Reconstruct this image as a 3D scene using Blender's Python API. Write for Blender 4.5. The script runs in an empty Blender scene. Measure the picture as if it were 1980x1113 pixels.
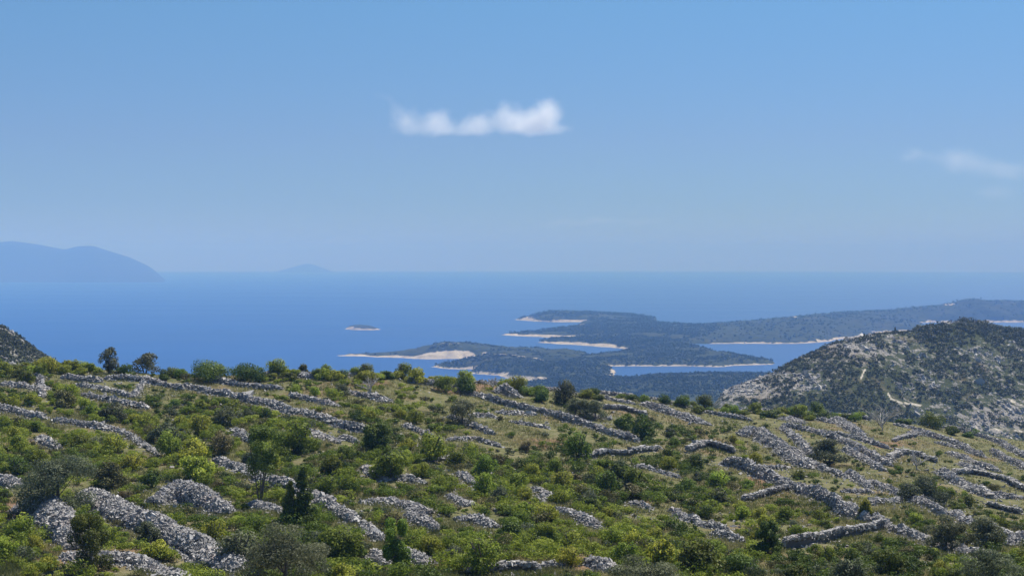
import bpy, math
import numpy as np
from mathutils import Vector

# ------------------------------------------------------------------ scene, camera, light
S = bpy.context.scene
COL = S.collection
F, CX, HY = 2720.0, 990.0, 502.0         # focal length and eye level in photograph pixels
CZ = 200.0                               # camera height above the sea (m)
cam = bpy.data.cameras.new("camera")
cam.sensor_width = 36.0
cam.lens = F / 1980.0 * 36.0
cam.shift_y = -(556.5 - HY) / 1980.0
cam.clip_start = 0.5
cam.clip_end = 90000.0
camo = bpy.data.objects.new("camera", cam)
camo.location = (0, 0, CZ)
camo.rotation_euler = (math.radians(90), 0, 0)
COL.objects.link(camo)
S.camera = camo

SUN_EL, SUN_AZ = 56.0, 38.0
W = bpy.data.worlds.new("World")
S.world = W
W.use_nodes = True
wn, wl = W.node_tree.nodes, W.node_tree.links
sky = wn.new("ShaderNodeTexSky")
sky.sky_type = 'NISHITA'
sky.sun_disc = False
sky.sun_elevation = math.radians(SUN_EL)
sky.sun_rotation = math.radians(SUN_AZ)
sky.altitude = 200
sky.air_density = 1.0
sky.dust_density = 0.0
sky.ozone_density = 4.0
bg = wn["Background"]
bg.inputs["Strength"].default_value = 0.064
# colour balance of the sky by height above the horizon
wtc = wn.new("ShaderNodeTexCoord"); wsx = wn.new("ShaderNodeSeparateXYZ"); wl.new(wtc.outputs["Generated"], wsx.inputs[0])
wr = wn.new("ShaderNodeValToRGB"); wl.new(wsx.outputs["Z"], wr.inputs[0])
SKY_BAL = [(0.0, (0.44, 0.60, 0.85)), (0.04, (0.45, 0.59, 0.90)), (0.085, (0.535, 0.635, 0.91)), (0.18, (0.60, 0.82, 1.0)), (0.5, (0.9, 1.0, 1.0))]
while len(wr.color_ramp.elements) < len(SKY_BAL): wr.color_ramp.elements.new(0.5)
for e_, (p_, c_) in zip(wr.color_ramp.elements, SKY_BAL):
    e_.position = p_; e_.color = (*c_, 1)
wm = wn.new("ShaderNodeMix"); wm.data_type = 'RGBA'; wm.blend_type = 'MULTIPLY'; wm.inputs[0].default_value = 1.0
wl.new(sky.outputs[0], wm.inputs[6]); wl.new(wr.outputs[0], wm.inputs[7])
wl.new(wm.outputs[2], bg.inputs["Color"])

sl = bpy.data.lights.new("sun", 'SUN')
sl.energy = 5.0
sl.angle = math.radians(0.53)
sl.color = (1.0, 0.955, 0.89)
so = bpy.data.objects.new("sun", sl)
az, el = math.radians(SUN_AZ), math.radians(SUN_EL)
sv = Vector((math.sin(az) * math.cos(el), math.cos(az) * math.cos(el), math.sin(el)))
so.rotation_euler = (-sv).to_track_quat('-Z', 'Y').to_euler()
so.location = (0, 0, 400)
COL.objects.link(so)

S.view_settings.view_transform = 'Standard'
S.view_settings.look = 'None'
S.view_settings.exposure = 0.6
S.view_settings.gamma = 1.0
S.view_settings.use_curve_mapping = False
S.render.engine = 'CYCLES'
S.cycles.use_denoising = True
S.cycles.max_bounces = 6
S.cycles.diffuse_bounces = 3
S.cycles.glossy_bounces = 2
S.cycles.transmission_bounces = 3
S.cycles.volume_bounces = 3
S.cycles.volume_step_rate = 0.3

HAZE_DENSITY = 1.95e-4
HAZE_COLOR = (0.26, 0.50, 1.0)
HAZE_G = -0.41
HAZE_ABS = (0.77, 0.86, 1.0)

# ------------------------------------------------------------------ numeric helpers
RNG = np.random.default_rng(7)

def _hash(ix, iy, seed):
    n = (ix.astype(np.int64) * 374761393 + iy.astype(np.int64) * 668265263 + seed * 1442695041) & 0xffffffff
    n = ((n ^ (n >> 13)) * 1274126177) & 0xffffffff
    n = (n ^ (n >> 16)) & 0xffffffff
    return n / 4294967295.0

def vnoise(x, y, seed=0):
    x = np.asarray(x, float); y = np.asarray(y, float)
    ix = np.floor(x); iy = np.floor(y)
    fx = x - ix; fy = y - iy
    fx = fx * fx * (3 - 2 * fx); fy = fy * fy * (3 - 2 * fy)
    a = _hash(ix, iy, seed); b = _hash(ix + 1, iy, seed)
    c = _hash(ix, iy + 1, seed); d = _hash(ix + 1, iy + 1, seed)
    return (a * (1 - fx) + b * fx) * (1 - fy) + (c * (1 - fx) + d * fx) * fy

def fbm(x, y, seed=0, octv=4):
    s, a, t = 0.0, 1.0, 0.0
    for o in range(octv):
        s = s + a * vnoise(x * 2 ** o + 17.3 * o, y * 2 ** o - 9.1 * o, seed + o)
        t += a; a *= 0.5
    return s / t

def sstep(a, b, x):
    t = np.clip((x - a) / (b - a), 0, 1)
    return t * t * (3 - 2 * t)

def px_of(x, Y): return CX + F * x / Y
def py_of(z, Y): return HY + (CZ - z) * F / Y

def prof(pts, x):
    p = np.array(pts, float)
    return np.interp(x, p[:, 0], p[:, 1])

def smooth_prof(pts, x, w=12):
    return (prof(pts, x - w) + prof(pts, x - w / 2) + prof(pts, x) + prof(pts, x + w / 2) + prof(pts, x + w)) / 5

# ------------------------------------------------------------------ object helpers
def mesh_from(name, v, f, mats, attrs=None, smooth=False, fmat=None):
    """v (n,3) array; f a list of equal-length index arrays or one (m,k) array"""
    me = bpy.data.meshes.new(name)
    v = np.asarray(v, np.float32)
    fs = f if isinstance(f, list) else [f]
    fs = [np.asarray(q, np.int32) for q in fs if len(q)]
    me.vertices.add(len(v)); me.vertices.foreach_set("co", v.ravel())
    tot = sum(q.size for q in fs); nf = sum(len(q) for q in fs)
    me.loops.add(tot); me.loops.foreach_set("vertex_index", np.concatenate([q.ravel() for q in fs]))
    cnt = np.concatenate([np.full(len(q), q.shape[1], np.int32) for q in fs])
    st = np.concatenate([[0], np.cumsum(cnt)[:-1]]).astype(np.int32)
    me.polygons.add(nf)
    me.polygons.foreach_set("loop_start", st)
    me.polygons.foreach_set("use_smooth", np.full(nf, smooth, bool))
    for m in (mats if isinstance(mats, (list, tuple)) else [mats]):
        me.materials.append(m)
    if fmat is not None:
        me.polygons.foreach_set("material_index", np.asarray(fmat, np.int32))
    for k, a in (attrs or {}).items():
        at = me.attributes.new(k, 'FLOAT', 'POINT')
        at.data.foreach_set("value", np.asarray(a, np.float32))
    me.update(calc_edges=True)
    return me

def link(name, me, parent=None, loc=None):
    o = bpy.data.objects.new(name, me)
    COL.objects.link(o)
    if parent: o.parent = parent
    if loc is not None: o.location = loc
    return o

def tag(o, label=None, cat=None, group=None, kind=None):
    if label: o["label"] = label
    if cat: o["category"] = cat
    if group: o["group"] = group
    if kind: o["kind"] = kind
    return o

def grid_faces(nx, ny):
    i = np.arange(ny - 1)[:, None] * nx + np.arange(nx - 1)[None, :]
    i = i.ravel()
    return np.stack([i, i + 1, i + nx + 1, i + nx], 1)

# ------------------------------------------------------------------ materials
def new_mat(name):
    m = bpy.data.materials.new(name); m.use_nodes = True
    nt = m.node_tree
    return m, nt.nodes, nt.links, nt.nodes["Principled BSDF"]

def N(nodes, typ, **kw):
    n = nodes.new(typ)
    for k, v in kw.items():
        if k == "inp":
            for a, b in v.items(): n.inputs[a].default_value = b
        else: setattr(n, k, v)
    return n

def ramp(nodes, stops, interp='LINEAR'):
    r = nodes.new("ShaderNodeValToRGB")
    cr = r.color_ramp; cr.interpolation = interp
    while len(cr.elements) < len(stops): cr.elements.new(0.5)
    for e, (p, c) in zip(cr.elements, stops):
        e.position = p; e.color = (*c, 1)
    return r

def noise_tex(nodes, links, scale, detail=4, rough=0.55, vec=None):
    n = N(nodes, "ShaderNodeTexNoise", inp={"Scale": scale, "Detail": detail, "Roughness": rough})
    if vec is not None: links.new(vec, n.inputs["Vector"])
    return n

def mixc(nodes, links, fac, a, b, mode='MIX'):
    m = N(nodes, "ShaderNodeMix", data_type='RGBA', blend_type=mode)
    for val, idx in ((fac, 0), (a, 6), (b, 7)):
        if hasattr(val, "links"): links.new(val, m.inputs[idx])
        elif idx == 0: m.inputs[0].default_value = val
        else: m.inputs[idx].default_value = (*val, 1)
    return m.outputs[2]

def mathn(nodes, links, op, a, b=None, c=None, clamp=False):
    m = N(nodes, "ShaderNodeMath", operation=op, use_clamp=clamp)
    for i, v in enumerate((a, b, c)):
        if v is None: continue
        if hasattr(v, "links"): links.new(v, m.inputs[i])
        else: m.inputs[i].default_value = v
    return m.outputs[0]

def attr(nodes, name): return N(nodes, "ShaderNodeAttribute", attribute_name=name).outputs["Fac"]

def mat_ground():
    m, n, l, b = new_mat("hillside_ground")
    pos = N(n, "ShaderNodeNewGeometry").outputs["Position"]
    n1 = noise_tex(n, l, 0.09, 5, 0.6, pos); n2 = noise_tex(n, l, 0.9, 6, 0.65, pos); n3 = noise_tex(n, l, 5.0, 3, 0.6, pos)
    grass = ramp(n, [(0.28, (0.055, 0.068, 0.022)), (0.5, (0.12, 0.12, 0.052)), (0.72, (0.215, 0.18, 0.105))])
    l.new(n2.outputs[0], grass.inputs[0])
    soil = ramp(n, [(0.35, (0.12, 0.065, 0.035)), (0.65, (0.25, 0.17, 0.11))])
    l.new(n3.outputs[0], soil.inputs[0])
    fs = ramp(n, [(0.53, (0, 0, 0)), (0.66, (1, 1, 1))]); l.new(n1.outputs[0], fs.inputs[0])
    f2 = mathn(n, l, 'MAXIMUM', mathn(n, l, 'MULTIPLY', fs.outputs[0], 0.6), attr(n, "soil"))
    c1 = mixc(n, l, f2, grass.outputs[0], soil.outputs[0])
    vo = N(n, "ShaderNodeTexVoronoi", inp={"Scale": 2.6}); l.new(pos, vo.inputs["Vector"])
    rk = ramp(n, [(0.10, (1, 1, 1)), (0.2, (0, 0, 0))]); l.new(vo.outputs["Distance"], rk.inputs[0])
    fr = mathn(n, l, 'MULTIPLY', rk.outputs[0], ramp_out(n, l, n1.outputs[0], 0.45, 0.62))
    c2 = mixc(n, l, fr, c1, (0.36, 0.34, 0.32))
    l.new(c2, b.inputs["Base Color"]); b.inputs["Roughness"].default_value = 0.95
    b.inputs["Specular IOR Level"].default_value = 0.1
    bp = N(n, "ShaderNodeBump", inp={"Strength": 0.7, "Distance": 0.25}); l.new(n3.outputs[0], bp.inputs["Height"])
    l.new(bp.outputs[0], b.inputs["Normal"])
    return m

def ramp_out(n, l, src, a, b):
    r = N(n, "ShaderNodeMapRange", inp={"From Min": a, "From Max": b}); l.new(src, r.inputs["Value"])
    return r.outputs[0]

def mat_stone():
    m, n, l, b = new_mat("grey_limestone")
    pos = N(n, "ShaderNodeNewGeometry").outputs["Position"]
    t = attr(n, "tint")
    r = ramp(n, [(0.0, (0.11, 0.105, 0.105)), (0.3, (0.235, 0.23, 0.225)), (0.7, (0.36, 0.35, 0.34)), (0.9, (0.52, 0.51, 0.50)), (1.0, (0.36, 0.29, 0.255))])
    l.new(t, r.inputs[0])
    n1 = noise_tex(n, l, 9, 4, 0.6, pos); n2 = noise_tex(n, l, 0.5, 3, 0.6, pos)
    c = mixc(n, l, ramp_out(n, l, n1.outputs[0], 0.5, 0.7), r.outputs[0], (0.15, 0.145, 0.14))
    c = mixc(n, l, mathn(n, l, 'MULTIPLY', ramp_out(n, l, n2.outputs[0], 0.5, 0.75), 0.35), c, (0.36, 0.29, 0.26))
    l.new(c, b.inputs["Base Color"]); b.inputs["Roughness"].default_value = 0.9
    b.inputs["Specular IOR Level"].default_value = 0.2
    return m

def mat_leaf(name, dark, mid, light, transl=0.45, gloss=0.12):
    m, n, l, b = new_mat(name)
    r = ramp(n, [(0.0, dark), (0.5, mid), (1.0, light)])
    l.new(attr(n, "tint"), r.inputs[0])
    oi = N(n, "ShaderNodeObjectInfo")
    hsv = N(n, "ShaderNodeHueSaturation")
    hr = N(n, "ShaderNodeMapRange", inp={"To Min": 0.47, "To Max": 0.525}); l.new(oi.outputs["Random"], hr.inputs[0])
    vr = N(n, "ShaderNodeMapRange", inp={"To Min": 0.72, "To Max": 1.25})
    l.new(mathn(n, l, 'FRACT', mathn(n, l, 'MULTIPLY', oi.outputs["Random"], 7.31)), vr.inputs[0])
    l.new(hr.outputs[0], hsv.inputs["Hue"]); l.new(vr.outputs[0], hsv.inputs["Value"])
    l.new(r.outputs[0], hsv.inputs["Color"])
    l.new(hsv.outputs[0], b.inputs["Base Color"])
    b.inputs["Roughness"].default_value = 0.6
    b.inputs["Specular IOR Level"].default_value = gloss
    tr = N(n, "ShaderNodeBsdfTranslucent"); l.new(hsv.outputs[0], tr.inputs["Color"])
    mx = N(n, "ShaderNodeMixShader"); mx.inputs[0].default_value = transl
    l.new(b.outputs[0], mx.inputs[1]); l.new(tr.outputs[0], mx.inputs[2])
    out = n["Material Output"]; l.new(mx.outputs[0], out.inputs["Surface"])
    return m

def mat_bark(name, c1, c2):
    m, n, l, b = new_mat(name)
    pos = N(n, "ShaderNodeNewGeometry").outputs["Position"]
    n1 = noise_tex(n, l, 12, 4, 0.6, pos)
    r = ramp(n, [(0.3, c1), (0.7, c2)]); l.new(n1.outputs[0], r.inputs[0])
    l.new(r.outputs[0], b.inputs["Base Color"]); b.inputs["Roughness"].default_value = 0.9
    return m

def mat_hill():
    m, n, l, b = new_mat("rocky_scrub_hill")
    pos = N(n, "ShaderNodeNewGeometry").outputs["Position"]
    n1 = noise_tex(n, l, 0.22, 6, 0.7, pos); n2 = noise_tex(n, l, 0.05, 5, 0.6, pos); n3 = noise_tex(n, l, 1.1, 4, 0.7, pos)
    veg = ramp(n, [(0.3, (0.022, 0.032, 0.014)), (0.55, (0.05, 0.062, 0.026)), (0.75, (0.095, 0.095, 0.045))])
    l.new(n3.outputs[0], veg.inputs[0])
    rock = ramp(n, [(0.3, (0.13, 0.12, 0.112)), (0.5, (0.245, 0.232, 0.22)), (0.7, (0.40, 0.38, 0.36))])
    l.new(n3.outputs[0], rock.inputs[0])
    # rock where attribute + noise is high
    s = mathn(n, l, 'ADD', attr(n, "rock"), mathn(n, l, 'MULTIPLY', mathn(n, l, 'SUBTRACT', n1.outputs[0], 0.5), 1.9))
    f = ramp_out(n, l, s, 0.46, 0.60)
    c = mixc(n, l, f, veg.outputs[0], rock.outputs[0])
    so_ = ramp_out(n, l, n2.outputs[0], 0.56, 0.70)
    c = mixc(n, l, mathn(n, l, 'MULTIPLY', so_, 0.5), c, (0.17, 0.125, 0.085))
    c = mixc(n, l, attr(n, "track"), c, (0.58, 0.53, 0.45))
    l.new(c, b.inputs["Base Color"]); b.inputs["Roughness"].default_value = 0.95
    b.inputs["Specular IOR Level"].default_value = 0.1
    bp = N(n, "ShaderNodeBump", inp={"Strength": 0.8, "Distance": 1.2}); l.new(n3.outputs[0], bp.inputs["Height"])
    l.new(bp.outputs[0], b.inputs["Normal"])
    return m

def mat_island():
    m, n, l, b = new_mat("pine_covered_island")
    pos = N(n, "ShaderNodeNewGeometry").outputs["Position"]
    n1 = noise_tex(n, l, 0.05, 6, 0.7, pos); n2 = noise_tex(n, l, 0.012, 4, 0.6, pos)
    veg = ramp(n, [(0.3, (0.012, 0.018, 0.010)), (0.55, (0.03, 0.04, 0.02)), (0.75, (0.065, 0.068, 0.038))])
    l.new(n1.outputs[0], veg.inputs[0])
    c = mixc(n, l, mathn(n, l, 'MULTIPLY', ramp_out(n, l, n2.outputs[0], 0.52, 0.68), 0.3), veg.outputs[0], (0.09, 0.08, 0.055))
    rk = ramp(n, [(0.3, (0.22, 0.19, 0.155)), (0.6, (0.44, 0.395, 0.34))]); l.new(n1.outputs[0], rk.inputs[0])
    s = mathn(n, l, 'ADD', attr(n, "rock"), mathn(n, l, 'MULTIPLY', mathn(n, l, 'SUBTRACT', n1.outputs[0], 0.5), 1.0))
    c = mixc(n, l, ramp_out(n, l, s, 0.42, 0.62), c, rk.outputs[0])
    l.new(c, b.inputs["Base Color"]); b.inputs["Roughness"].default_value = 0.95
    b.inputs["Specular IOR Level"].default_value = 0.05
    return m

def mat_sea():
    m, n, l, b = new_mat("sea_water")
    pos = N(n, "ShaderNodeNewGeometry").outputs["Position"]
    mp = N(n, "ShaderNodeMapping"); l.new(pos, mp.inputs["Vector"]); mp.inputs["Scale"].default_value = (0.0007, 0.0022, 1)
    n1 = noise_tex(n, l, 1.0, 5, 0.55, mp.outputs[0])
    r = ramp(n, [(0.3, (0.003, 0.048, 0.205)), (0.7, (0.004, 0.060, 0.24))]); l.new(n1.outputs[0], r.inputs[0])
    l.new(r.outputs[0], b.inputs["Base Color"])
    b.inputs["Roughness"].default_value = 0.38
    b.inputs["IOR"].default_value = 1.33
    b.inputs["Specular IOR Level"].default_value = 0.4
    rr = N(n, "ShaderNodeMapRange", inp={"To Min": 0.28, "To Max": 0.52}); l.new(n1.outputs[0], rr.inputs[0])
    l.new(rr.outputs[0], b.inputs["Roughness"])
    n2 = noise_tex(n, l, 0.08, 4, 0.6, pos)
    bp = N(n, "ShaderNodeBump", inp={"Strength": 0.35, "Distance": 2.0}); l.new(n2.outputs[0], bp.inputs["Height"])
    l.new(bp.outputs[0], b.inputs["Normal"])
    return m

M_GROUND, M_STONE, M_HILL, M_ISLAND, M_SEA = mat_ground(), mat_stone(), mat_hill(), mat_island(), mat_sea()
LEAF = {
    "yellow-green": mat_leaf("leaves_yellow_green", (0.09, 0.125, 0.014), (0.245, 0.295, 0.034), (0.45, 0.48, 0.08)),
    "bright green": mat_leaf("leaves_bright_green", (0.058, 0.092, 0.013), (0.15, 0.205, 0.026), (0.30, 0.36, 0.06)),
    "dark green": mat_leaf("leaves_dark_green", (0.034, 0.058, 0.009), (0.086, 0.125, 0.018), (0.18, 0.225, 0.04), 0.25),
    "grey-green": mat_leaf("leaves_grey_green", (0.050, 0.062, 0.028), (0.11, 0.128, 0.064), (0.21, 0.23, 0.14), 0.35, 0.15),
    "brownish": mat_leaf("leaves_brownish", (0.06, 0.06, 0.024), (0.135, 0.125, 0.048), (0.24, 0.215, 0.09), 0.25),
}
M_PINE = mat_leaf("pine_needles", (0.016, 0.026, 0.014), (0.036, 0.052, 0.025), (0.08, 0.098, 0.05), 0.15, 0.04)
M_HILLSCRUB = mat_leaf("hill_scrub_leaves", (0.04, 0.05, 0.028), (0.08, 0.092, 0.052), (0.145, 0.155, 0.095), 0.2, 0.08)
M_GRASS = mat_leaf("dry_grass", (0.07, 0.085, 0.025), (0.14, 0.145, 0.052), (0.28, 0.245, 0.125), 0.4, 0.15)
M_BARK = mat_bark("grey_bark", (0.06, 0.05, 0.042), (0.14, 0.125, 0.11))
M_DEAD = mat_bark("bleached_wood", (0.30, 0.28, 0.26), (0.50, 0.48, 0.45))

# ------------------------------------------------------------------ the hillside ground
RIDGE_Y = [(-600, 716), (0, 716), (100, 713), (250, 718), (400, 727), (520, 722), (640, 722), (760, 728), (860, 736), (960, 745),
           (1060, 756), (1150, 762), (1250, 772), (1350, 786), (1450, 795), (1550, 800), (1650, 806), (1750, 818), (1850, 832), (1980, 852), (2600, 900)]
RIDGE_D = [(-600, 185), (0, 195), (700, 205), (1200, 230), (1980, 275), (2600, 300)]
YB = 95.0
_pxs = np.linspace(-1200, 3200, 441)
_adj = np.zeros_like(_pxs)

def base_z(px, Y):
    yr = smooth_prof(RIDGE_Y, px, 40) + np.interp(px, _pxs, _adj)
    Yr = smooth_prof(RIDGE_D, px, 80)
    zr = -(yr - HY) / F * Yr
    zb = -(1113 - HY) / F * YB
    L = Yr - YB
    t = np.clip((Y - YB) / L, 0, 1)
    sag = -1.6 * 4 * t * (1 - t)                       # a shallow dip between the near slope and the crest
    mid = zb + (zr - zb) * t + sag
    near = np.where(Y < 55, -2 - 0.25 * Y, -15.75 + (Y - 55) / 40 * (zb + 15.75))
    d = np.maximum(Y - Yr, 0)
    s0, s1 = (zr - zb) / L, -0.31
    Ld = 26.0
    k = (s1 - s0) / (2 * Ld)
    far = np.where(d < Ld, zr + s0 * d + k * d * d, zr + s0 * Ld + k * Ld * Ld + s1 * (d - Ld))
    z = np.where(Y < YB, near, np.where(Y < Yr, mid, far))
    return np.maximum(z, -CZ + 2)

# the visible crest of the slope has to come out on the traced skyline
_Ys = np.linspace(100, 400, 601)
for _ in range(6):
    zz = base_z(_pxs[:, None], _Ys[None, :])
    vis = (HY - zz * F / _Ys[None, :])
    _adj += smooth_prof(RIDGE_Y, _pxs, 40) - vis.min(axis=1)

def ground_rel(x, Y):
    x = np.asarray(x, float); Y = np.asarray(Y, float)
    px = px_of(x, np.maximum(Y, 40))
    z = base_z(px, Y)
    b = (fbm(x / 13, Y / 13, 3, 3) - 0.5) * 1.3 + (fbm(x / 3.1, Y / 3.1, 9, 2) - 0.5) * 0.35
    b = b * sstep(40, 110, Y) * (1 - 0.4 * sstep(180, 260, Y))
    return z + b

def hit(px, py):
    """the spot of the hillside seen at photograph pixel (px, py), as world x, y, z"""
    s = (px - CX) / F
    Y = np.concatenate([np.arange(85, 330, 0.25)])
    g = ground_rel(s * Y, Y)
    r = -(py - HY) / F * Y
    idx = np.argmax(g >= r)
    if not (g >= r).any(): idx = int(np.argmax((g - r)))
    Yh = Y[idx]
    return np.array([s * Yh, Yh, CZ + g[idx]])

SOIL_SPOTS = [(1090, 1090, 90, 22), (1370, 1085, 60, 25), (285, 1070, 80, 18), (20, 985, 30, 25), (110, 1075, 40, 20), (1470, 930, 30, 14),
              (900, 750, 60, 12), (1070, 860, 60, 14), (1250, 968, 25, 10), (640, 775, 14, 8), (710, 740, 40, 9), (1715, 860, 30, 8), (860, 1085, 60, 14), (1745, 1075, 20, 10)]
def build_ground():
    sx = np.linspace(-0.62, 0.62, 460)
    Y = np.concatenate([np.linspace(4, 84, 40), np.linspace(86, 320, 330), np.linspace(325, 900, 60)])
    SX, YY = np.meshgrid(sx, Y)
    X = SX * YY
    Z = CZ + ground_rel(X, YY)
    v = np.stack([X, YY, Z], -1).reshape(-1, 3)
    px, py = px_of(v[:, 0], v[:, 1]), py_of(v[:, 2], v[:, 1])
    soil = np.zeros(len(v))
    nz = fbm(v[:, 0] / 2.2, v[:, 1] / 2.2, 31, 3)
    for cx, cy, rx, ry in SOIL_SPOTS:
        d = np.sqrt(((px - cx) / rx) ** 2 + ((py - cy) / ry) ** 2) + (nz - 0.5) * 1.1
        soil = np.maximum(soil, 1 - sstep(0.6, 1.1, d))
    me = mesh_from("ground", v, grid_faces(len(sx), len(Y)), M_GROUND, {"soil": soil}, True)
    tag(link("ground", me), "dry grassy hillside with reddish soil between the stone walls", "ground", kind="structure")
build_ground()

# ------------------------------------------------------------------ sea
def build_sea():
    R = 24000.0
    n = 256
    a = np.arange(n) * 2 * math.pi / n
    rs = [0.02, 0.08, 0.2, 0.45, 1.0]
    v = [(0, 0, 0)]
    for r in rs: v += [(R * r * math.cos(t), R * r * math.sin(t), 0) for t in a]
    tri = np.stack([np.zeros(n, int), 1 + np.arange(n), 1 + (np.arange(n) + 1) % n], 1)
    q = []
    for k in range(len(rs) - 1):
        i0 = 1 + k * n + np.arange(n); i1 = 1 + k * n + (np.arange(n) + 1) % n
        q.append(np.stack([i0, i0 + n, i1 + n, i1], 1))
    me = mesh_from("sea", np.array(v), [tri, np.concatenate(q)], M_SEA, None, True)
    tag(link("sea", me), "calm blue sea reaching to the horizon", "sea", kind="structure")
build_sea()

# ------------------------------------------------------------------ hills traced by their skyline
def pdist_poly(px, py, pts):
    d = np.full(px.shape, 1e9)
    for (x0, y0), (x1, y1) in zip(pts[:-1], pts[1:]):
        dx, dy = x1 - x0, y1 - y0
        t = np.clip(((px - x0) * dx + (py - y0) * dy) / (dx * dx + dy * dy), 0, 1)
        d = np.minimum(d, np.hypot(px - x0 - t * dx, py - y0 - t * dy))
    return d

def hill_rel(px, Y, crest, depth, front, back, seed, bump, flat=45.0):
    yc = smooth_prof(crest, px, 8); Yc = prof(depth, px)
    zc = -(yc - HY) / F * Yc
    d = Y - Yc
    df = np.maximum(-d, 0); db = np.maximum(d, 0)
    z = zc - front * (np.sqrt(df * df + flat * flat) - flat) * 1.0 - back * (np.sqrt(db * db + 400) - 20)
    x = (px - CX) / F * Y
    z = z + bump * ((fbm(x / 38, Y / 38, seed, 4) - 0.5) * 1.6 + np.abs(fbm(x / 9, Y / 9, seed + 5, 3) - 0.5) * 0.9) * sstep(0, 60, df + 12)
    return z

HILLS = {}
def build_hill(name, label, px0, px1, step, ys, crest, depth, front, back, seed, bump, rockfn, tracks=()):
    px = np.arange(px0, px1 + step, step)
    PX, YY = np.meshgrid(px, ys)
    Z = np.maximum(hill_rel(PX, YY, crest, depth, front, back, seed, bump), -CZ - 3)
    X = (PX - CX) / F * YY
    v = np.stack([X, YY, CZ + Z], -1).reshape(-1, 3)
    pyv = py_of(v[:, 2], v[:, 1]); pxv = PX.ravel()
    rock = rockfn(pxv, pyv, v)
    tr = np.zeros(len(v))
    for pts, w in tracks:
        d = pdist_poly(pxv, pyv, pts) + 2.2 * sstep(0.52, 0.7, vnoise(v[:, 0] / 9, v[:, 1] / 9, 78)) + (vnoise(v[:, 0] / 3, v[:, 1] / 3, 77) - 0.5) * 2.0
        tr = np.maximum(tr, 1 - sstep(w * 0.6, w * 1.2, d))
    me = mesh_from(name, v, grid_faces(len(px), len(ys)), M_HILL, {"rock": rock, "track": tr}, True)
    o = tag(link(name, me), label, "hill", kind="structure")
    HILLS[label] = (crest, depth, front, back, seed, bump, rockfn)
    return o

CR = [(1200, 985), (1300, 885), (1360, 805), (1395, 764), (1420, 749), (1450, 738), (1480, 727), (1510, 712), (1550, 692), (1600, 669), (1640, 656), (1680, 649),
      (1720, 645), (1760, 641), (1800, 633), (1830, 625), (1862, 621), (1890, 625), (1930, 636), (1980, 643), (2100, 655), (2400, 690)]
DR = [(1200, 700), (1400, 740), (1600, 800), (1860, 880), (2400, 900)]
def rock_right(px, py, v):
    r = np.full(px.shape, 0.41)
    r += 0.24 * np.exp(-(((px - 1490) / 75) ** 2 + ((py - 748) / 30) ** 2))
    r += 0.22 * np.exp(-(((px - 1640) / 90) ** 2 + ((py - 672) / 28) ** 2))
    r += 0.26 * np.exp(-(((px - 1925) / 60) ** 2 + ((py - 808) / 30) ** 2))
    r += 0.20 * np.exp(-(((px - 1420) / 30) ** 2 + ((py - 755) / 30) ** 2))
    r -= 0.22 * np.exp(-(((px - 1690) / 45) ** 2 + ((py - 740) / 35) ** 2))
    r -= 0.16 * np.exp(-(((px - 1880) / 90) ** 2 + ((py - 640) / 22) ** 2))
    r -= 0.16 * np.exp(-(((px - 1590) / 130) ** 2 + ((py - 790) / 30) ** 2))
    return r
TRACKS = [([(1676, 706), (1671, 717), (1664, 733)], 1.3), ([(1706, 745), (1716, 757), (1722, 769), (1742, 778), (1765, 781), (1793, 787)], 1.1),
          ([(1955, 775), (1985, 786), (2060, 800)], 2.6), ([(1885, 826), (1985, 834), (2060, 842)], 1.5)]
build_hill("hill", "rocky grey-green hill with pale tracks behind the walled terraces", 1200, 2400, 2.5,
           np.concatenate([np.arange(430, 600, 8), np.arange(600, 930, 1.6), np.arange(935, 1500, 12)]), CR, DR, 0.36, 0.30, 41, 2.2, rock_right, TRACKS)
CL = [(-900, 520), (-500, 560), (-200, 598), (-60, 622), (0, 633), (14, 637), (28, 646), (45, 660), (68, 678), (88, 692), (120, 712), (200, 765), (330, 920)]
DL = [(-900, 520), (330, 500)]
build_hill("hill", "steep dark rocky hill behind the scrub at the left edge", -900, 330, 2.5,
           np.concatenate([np.arange(250, 400, 8), np.arange(400, 540, 1.2), np.arange(545, 900, 12)]), CL, DL, 0.34, 0.30, 57, 1.8,
           lambda px, py, v: np.full(px.shape, 0.50))

# ------------------------------------------------------------------ islands as real height fields on the sea
def shore_pt(px, py):
    Y = CZ * F / (py - HY)
    return ((px - CX) / F * Y, Y)

def sdf(x, y, poly):
    d = np.full(x.shape, 1e12); inside = np.zeros(x.shape, bool)
    n = len(poly)
    for i in range(n):
        x0, y0 = poly[i]; x1, y1 = poly[(i + 1) % n]
        dx, dy = x1 - x0, y1 - y0
        t = np.clip(((x - x0) * dx + (y - y0) * dy) / (dx * dx + dy * dy + 1e-9), 0, 1)
        d = np.minimum(d, (x - x0 - t * dx) ** 2 + (y - y0 - t * dy) ** 2)
        c = ((y0 <= y) & (y1 > y)) | ((y1 <= y) & (y0 > y))
        xi = x0 + (y - y0) * dx / (dy if abs(dy) > 1e-9 else 1e-9)
        inside ^= c & (x < xi)
    d = np.sqrt(d)
    return np.where(inside, d, -d)

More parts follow.
